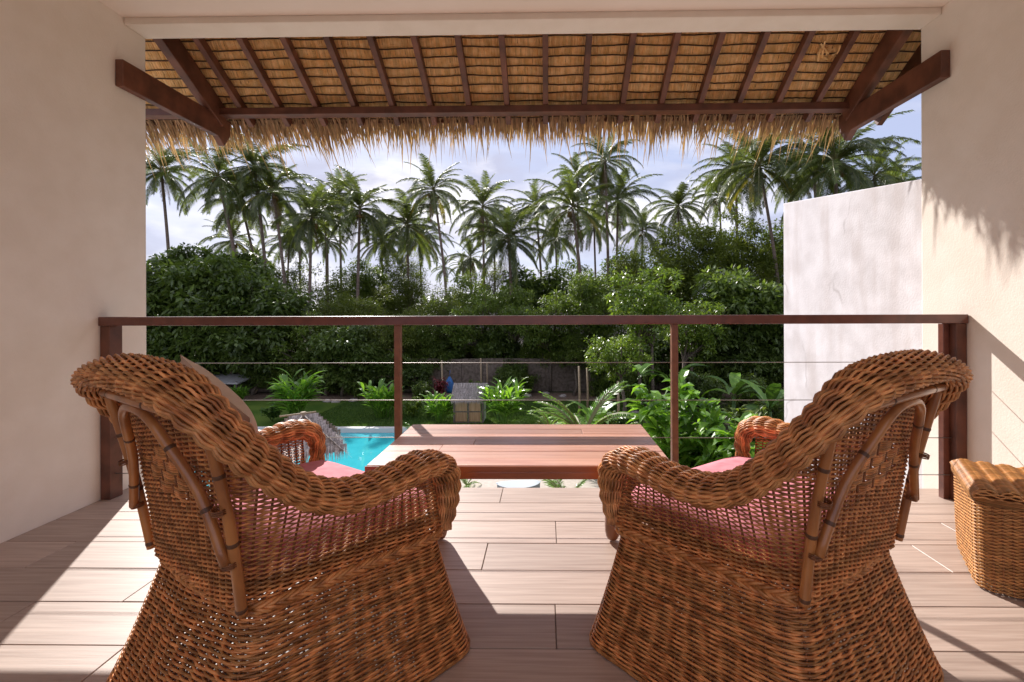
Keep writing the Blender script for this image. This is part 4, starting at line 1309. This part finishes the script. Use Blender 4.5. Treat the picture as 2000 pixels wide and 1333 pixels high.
def cane_shrub(seed, m, n=9, h=.9, ls=.16, lw=.07, per=46, spread=.5):
    R = random.Random(seed); q = MB()
    for k in range(n):
        az = R.random() * 6.28; top = Vector((math.cos(az) * spread * R.random(), math.sin(az) * spread * R.random(), h * R.uniform(.6, 1)))
        q.tube([(0, 0, 0), tuple(top * .5 + Vector((0, 0, .05))), tuple(top)], [.012, .009, .004], 4, .2, cap=False)
        for j in range(per):
            t = .3 + .7 * R.random(); p = top * t + Vector((R.gauss(0, .04), R.gauss(0, .04), 0))
            blade_leaf(q, p, R.random() * 6.28, ls * R.uniform(.6, 1.2), lw, R.uniform(-.2, 1.2), R.uniform(.4, 1.4), R.random(), R, segs=3)
    return q.mesh('foliage', m)
SH = {'red': cane_shrub(3, M['leaf_red'], 7, 1.1, .3, .06, 30, .3), 'green': cane_shrub(4, M['leaf_shrub'], 9, .8), 'big': cane_shrub(5, M['leaf_bright'], 10, 2.6, .34, .15, 60, .9),
      'yel': cane_shrub(6, M['leaf_yellow'], 9, .7), 'mid': cane_shrub(8, M['leaf_mid'], 12, 1.2, .2, .09, 60, .7)}
for px, py, d, k, s, lb in [
    (858, 790, 19, 'red', 1.0, 'dark red cordyline near the garden wall left of the thatched box'),
    (820, 790, 18.5, 'mid', .8, 'round green shrub left of the red cordyline'),
    (806, 812, 16.5, 'yel', 1.0, 'yellowish flowering shrub right of the left mid post'),
    (595, 822, 15.2, 'yel', .4, 'small yellow-green tuft in front of the large ginger clump'),
    (532, 812, 16, 'green', .8, 'feathery low shrub left of the large ginger clump'),
    (1213, 800, 14, 'green', 1.0, 'low shrub under the yellow-green tree'),
    (1060, 800, 14.5, 'yel', .6, 'low yellowish plant behind the table'),
    (1330, 850, 10, 'mid', 1.1, 'shrub at the foot of the tall bright shrub'),
    (1260, 840, 11, 'mid', .9, 'shrub behind the right rear corner of the table'),
    (1400, 830, 10.5, 'green', 1.3, 'leafy shrub left of the banana plants'),
    (1460, 820, 12, 'mid', 1.2, 'dark shrub below the banana plants'),
    (1180, 815, 13, 'mid', .8, 'shrub beside the fan of palm fronds'),
    (550, 790, 19.5, 'green', .8, 'shrub at the edge of the path near the pale stems'),
    (930, 785, 19.6, 'mid', .7, 'shrub behind the thatched box near the wall'),
    (1030, 775, 20.4, 'mid', .8, 'creeping shrub on the garden wall right of the thatched box'),
    (700, 785, 19.8, 'mid', .7, 'dark shrub between two ginger clumps'),
]:
    p = at(px, py, d)
    r = link('garden_shrub', None, loc=(p.x, p.y, G), label=lb, cat='shrub', group='shrubs in the garden')
    link('foliage', SH[k], r, rot=(0, 0, px), scale=s)

# tall bright shrubs just beyond the deck on the right
for px, py, d, s, lb in [(1345, 790, 7.8, 1.12, 'tall bright green shrub right behind the right mid railing post'),
                         (1415, 850, 7.0, .92, 'bright green shrub left of the right armchair arm'),
                         (1300, 880, 8.2, .62, 'bright low shrub at the right end of the table'),
                         (1440, 880, 6.6, .70, 'bright shrub close behind the right armchair')]:
    p = at(px, py, d)
    r = link('tall_shrub', None, loc=(p.x, p.y, G), label=lb, cat='shrub', group='bright tall shrubs below the terrace')
    link('foliage', SH['big'], r, rot=(0, 0, px * .7), scale=s)

# banana plants
def banana(px, py, d, h, lb, seed):
    R = random.Random(seed); p = at(px, py, d)
    r = link('banana_plant', None, loc=(p.x, p.y, G), label=lb, cat='plant', group='banana plants by the white wall')
    q = MB(); q.tube([(0, 0, 0), (.03, 0, h * .5), (.05, 0, h)], [.10, .08, .05], 8); link('stem', q.mesh('stem', M['leaf_shrub'], True), r)
    for k in range(8):
        q = MB(); blade_leaf(q, (0, 0, 0), 0, R.uniform(1.1, 1.6), .34, R.uniform(.5, 1.3), R.uniform(1.0, 1.9), R.random(), R, segs=10, fold=.12, stem=.15)
        link('leaf', q.mesh('leaf', M['leaf_shrub'] if k % 3 else M['leaf_bright']), r, loc=(.05, 0, h), rot=(0, 0, k * 2.4 + R.random()))
banana(1500, 760, 12.5, 1.1, 'banana plant touching the left edge of the white wall', 3)
banana(1430, 770, 14, 1.2, 'banana plant in the shade left of the nearer one', 4)
banana(1310, 760, 15, 1.4, 'young banana plant behind the right mid railing post', 6)
banana(1160, 800, 13, .5, 'short broad-leaved banana plant behind the table', 8)
banana(1445, 850, 8.2, .9, 'near banana plant with one upright leaf beside the right armchair arm', 9)

# low palms: fans of fronds near the deck
def fern(px, py, d, s, lb, n=14, hgt=.5):
    p = at(px, py, d); R = random.Random(int(px))
    r = link('low_palm', None, loc=(p.x, p.y, G), label=lb, cat='plant', group='low feathery palms near the terrace')
    q = MB(); q.tube([(0, 0, 0), (0, 0, hgt)], [.09, .07], 7); link('stem', q.mesh('stem', M['bark'], True), r)
    for k in range(n):
        link('frond', FS[k % len(FS)], r, loc=(0, 0, hgt), rot=(0, 0, k * 2.4 + R.uniform(-.3, .3)), scale=s * R.uniform(.8, 1.1))
FS = [frond_mesh('frond', 1.2, rise, dr, nl=30, leaf=.26, hang=.25, wid=.022, seed=90 + i, m=[M['leaf_bright'], M['rachis']]) for i, (rise, dr) in enumerate(((1.3, .9), (1.05, 1.1), (.8, 1.2), (.5, 1.2)))]
fern(1140, 840, 11, 1.45, 'feathery low palm rising behind the back edge of the table', 20, .75)
fern(1075, 830, 13, .8, 'small yellowish spiky palm behind the table middle', 14, .5)
fern(1110, 945, 8.8, .7, 'feathery palm glimpsed under the table top', 16, .15)
fern(1160, 950, 8.0, .7, 'feathery palm under the table by its right leg', 16, .15)
fern(912, 948, 10.0, .32, 'tiny grassy palm on the pool paving under the table', 12, .05)
fern(1400, 900, 6.6, 1.2, 'feathery low palm in front of the right armchair', 18, .4)
fern(1330, 900, 7.0, .9, 'feathery low palm by the right mid railing post foot', 18, .4)
fern(815, 835, 13.6, .5, 'pale leaved low palm behind the left rear table corner', 12, .1)

# poles, blue bag, stones
for px, pyb, pyt, d, lb in [(1131, 800, 716, 16, 'pale wooden stake, taller of the pair behind the table'), (1147, 795, 719, 16.4, 'pale wooden stake, shorter of the pair behind the table'),
                            (939, 775, 700, 19.8, 'bamboo pole standing behind the thatched box'), (863, 790, 705, 19.0, 'bamboo pole beside the red cordyline'),
                            (1207, 815, 745, 14.5, 'brown post under the yellow-green tree'), (951, 765, 708, 21, 'thin lamp pole right of the bamboo pole')]:
    a = at(px, pyb, d); b = at(px + 2, pyt, d)
    q = MB(); q.tube([(0, 0, 0), (.02, 0, (b.z - G) / 2), (0, 0, b.z - G)], [.045, .04, .036], 7)
    link('garden_stake', q.mesh('garden_stake', M['pole'], True), loc=(a.x, a.y, G), label=lb, cat='stake', group='stakes and poles in the garden')
a = at(878, 752, 19.4)
q = MB()
V = []; F = []
for i in range(6):
    z = -.35 + .14 * i; w = (.12, .17, .19, .18, .12, .04)[i]
    for k in range(10): V.append((math.cos(k * .628) * w, math.sin(k * .628) * w * .6, z))
for i in range(5):
    for k in range(10): F.append((i * 10 + k, i * 10 + (k + 1) % 10, (i + 1) * 10 + (k + 1) % 10, (i + 1) * 10 + k))
F.append(tuple(range(9, -1, -1))); q.add(V, F)
q.tube([(0, 0, .34), (.03, 0, .62)], .008, 4)
link('blue_bag', q.mesh('blue_bag', M['blue'], True), loc=a, label='blue plastic bag hanging near the bamboo pole by the garden wall', cat='bag')
for px, py, d, lb in [(1000, 772, 20.6, 'pale stone by the garden wall, first to the right of the thatched box'), (1030, 775, 20.3, 'pale stone by the garden wall, second to the right of the thatched box'), (1065, 771, 20.8, 'pale stone by the garden wall above the low spiky palm'), (1100, 776, 20.2, 'pale stone left of the pair of wooden stakes'),
                  (640, 784, 19.3, 'stone at the lawn edge right of the large ginger clump'), (655, 786, 19.2, 'smaller stone touching the one right of the large ginger clump'), (560, 780, 19.8, 'stone behind the large ginger clump'), (690, 783, 19.4, 'stone between the large ginger clump and the mid post'), (1240, 790, 17, 'stone at the foot of the yellow-green tree'), (1262, 786, 17.4, 'stone just right of the foot of the yellow-green tree')]:
    a = at(px, py, d); R = random.Random(px); q = MB(); V = []; F = []
    for i in range(4):
        for k in range(8):
            w = (.12, .15, .11, .05)[i] * R.uniform(.7, 1.25); V.append((math.cos(k * .785) * w * 1.3, math.sin(k * .785) * w, (0, .05, .10, .13)[i] * R.uniform(.8, 1.2)))
    for i in range(3):
        for k in range(8): F.append((i * 8 + k, i * 8 + (k + 1) % 8, (i + 1) * 8 + (k + 1) % 8, (i + 1) * 8 + k))
    F.append(tuple(24 + k for k in range(8))); q.add(V, F)
    link('stone', q.mesh('stone', M['stone'], True), loc=(a.x, a.y, G - .01), label=lb, cat='stone', group='stones along the garden path')

# grass blades over the lawn that can be seen
Rg = np.random.default_rng(5); nG = 60000
x = Rg.uniform(-8.5, 3.3, nG); y = Rg.uniform(15.2, 19.6, nG)
h_ = Rg.uniform(.02, .06, nG); a_ = Rg.uniform(0, PI, nG); lx = Rg.normal(0, .02, nG); ly = Rg.normal(0, .02, nG)
dx, dy = np.cos(a_) * .012, np.sin(a_) * .012
V = np.stack([np.stack([x - dx, y - dy, 0 * x], 1), np.stack([x + dx, y + dy, 0 * x], 1), np.stack([x + lx, y + ly, h_], 1)], 1).reshape(-1, 3)
link('grass', np_mesh('grass', V, np.arange(nG * 3).reshape(-1, 3), M['blade'], np.repeat(Rg.random(nG), 3), False), loc=(0, 0, G + .005), kind='stuff', label='short green lawn grass beyond the pool', cat='grass')
